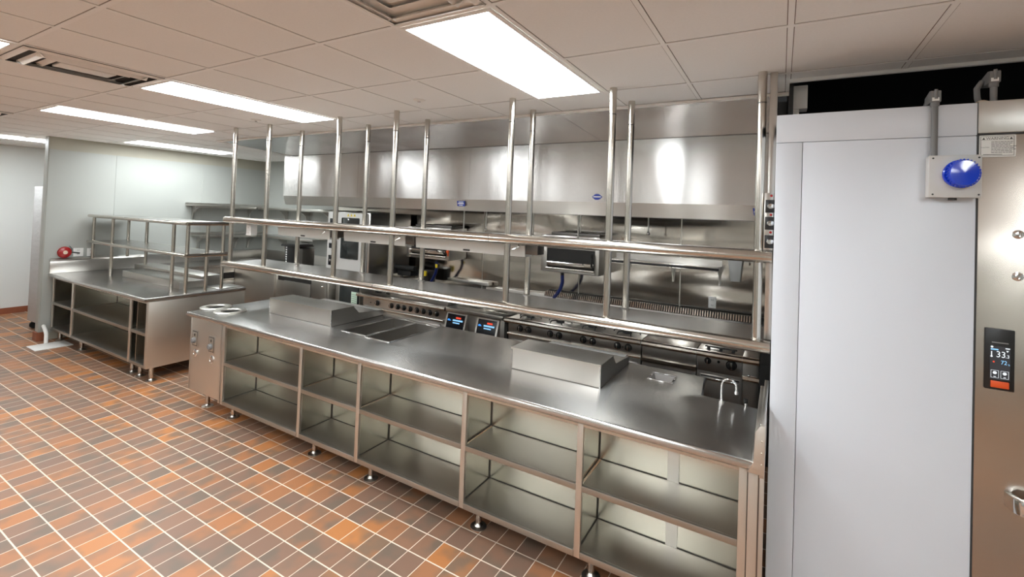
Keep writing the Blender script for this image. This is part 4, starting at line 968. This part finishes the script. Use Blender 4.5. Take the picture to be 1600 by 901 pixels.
# warning label
wl = B().box(2.600, 2.7075, WY - .0045, WY - .0025, 2.243, 2.3325, .003).build('warning_label', 'label', dr, 'white warning label with black border')
yL = WY - .0047
x0, x1, z0, z1 = 2.6045, 2.7025, 2.249, 2.3275
B().box(x0, x1, yL, yL + .0002, z0, z0 + .0012).box(x0, x1, yL, yL + .0002, z1 - .0012, z1).box(x0, x0 + .0012, yL, yL + .0002, z0, z1).box(x1 - .0012, x1, yL, yL + .0002, z0, z1).box(x0, x1, yL, yL + .0002, z1 - .0150, z1 - .0142).build('border', 'ink', wl)
text('WARNING', .0135, (2.6205, yL, 2.3145), 'ink', 'lettering', wl, sx=1.02, extrude=.0001)
for x in (2.6135, 2.694): B().prism([(x - .0045, 2.3145), (x + .0045, 2.3145), (x, 2.3235)], 'y', yL, yL + .0002).build('warning_triangle', 'ink', wl)
text('CAUTION', .0052, (2.6065, yL, 2.281), 'ink', 'lettering', wl, extrude=.0001)
g = B()
random.seed(3)
for i in range(8):
    x = 2.636; z = 2.3035 - i * .0062
    while x < 2.690 + random.random() * .01:
        wd = .004 + random.random() * .008; g.box(x, x + wd, yL, yL + .0002, z, z + .0020); x += wd + .0015
g.box(2.612, 2.668, yL, yL + .0002, 2.2525, 2.2545)
g.build('small_print', 'ink', wl)
# beacon
t = T('alarm_beacon', 'light gray wall box with a round blue strobe lens on the walk-in', 'alarm beacon', (2.51, WY, 2.17))
bx0, bx1, bz0, bz1 = 2.438, 2.594, 2.076, 2.246
B().box(bx0 - .004, bx1, WY - .045, WY - .0002, bz0 - .001, bz1, .003).build('box', 'grayplastic', t)
B().box(bx0 - .006, bx1 + .002, WY - .062, WY - .046, bz0 - .003, bz1 + .002, .005).build('lid', 'grayplastic', t)
lc = (2.532, WY - .062, 2.170)
B().lathe([(.058, 0), (.058, -.012), (.054, -.016)], lc, 'y', 40).build('lens_base', 'blue', t)
g = B().lathe([(.052, -.012), (.053, -.040), (.048, -.052), (.0, -.056)], lc, 'y', 40)
for i in range(28):
    a = i * 2 * PI / 28; c = Vector((lc[0] + .0535 * math.cos(a), 0, lc[2] + .0535 * math.sin(a)))
    g.cyl((c.x, lc[1] - .014, c.z), (c.x, lc[1] - .042, c.z), .0032, n=6)
bmesh.ops.scale(g.bm, verts=g.bm.verts, vec=(.90, 1, 1.03), space=Matrix.Translation((-lc[0], 0, -lc[2])))
g.build('blue_lens', 'blue', t)
for x in (bx0 + .008, bx1 - .008):
    for z in (bz0 + .010, bz1 - .010): B().lathe([(.0035, 0), (.0035, -.001), (0, -.0011)], (x, WY - .062, z), 'y', 12).build('screw_hole', 'ink', t)
B().cyl((2.515, WY - .03, bz0 - .002), (2.515, WY - .03, bz0 - .012), .014).build('cable_plug', 'black', t)
def conduit(x, z0, z1, y, label, tagc):
    t = T('electrical_conduit', label, 'conduit', (x, y, z0), 'gray electrical conduits')
    B().cyl((x, y, z0), (x, y, z1), .0115, n=18).build('pipe', 'conduit', t)
    B().cyl((x, y, z1 - .008), (x, y, z1 + .010), .0150, n=18).build('collar', 'conduit', t)
    b = B().prism([(y - .018, z1 + .008), (y - .018, z1 + .055), (y + .01, z1 + .06), (y + .085, z1 + .045), (y + .095, z1 + .01), (y + .03, z1 + .008)], 'x', x - .017, x + .017, .003).build('junction_body', 'conduit', t)
    B().cyl((x, y - .018, z1 + .02), (x, y - .018, z1 + .06), .006, n=12).build('cover_screw', 'conduit', b)
    B().box(x - .013, x + .010, y - .0195, y - .018, z1 + .012, z1 + .026).build('tag', 'label', b)
    B().path([(x - .006, y + .08, z1 + .03), (x - .012, y + .10, z1 + .0), (x - .014, y + .11, z1 + .012)] if not tagc else [(x - .02, y + .05, z1 + .03), (x - .038, y + .05, z1 + .0), (x - .036, y + .05, z1 - .04), (x - .028, y + .05, z1 - .07)], .011, 12).build('elbow', 'conduit', b)
conduit(2.457, 2.248, 2.470, WY - .020, 'gray conduit rising from the blue beacon box to a junction elbow', False)
conduit(2.650, 2.476, 2.545, WY + .03, 'gray conduit fitting on top of the stainless door header', True)
B_ = B().lathe([(.022, 0), (.020, .008), (.008, .014), (0, .014)], (2.622, WY + .05, WZ + .0045)).build('sealant_cap', 'cream'); tag(B_, 'cream sealant dome on the door header beside the right conduit', 'cap')
bpy.context.view_layer.update()
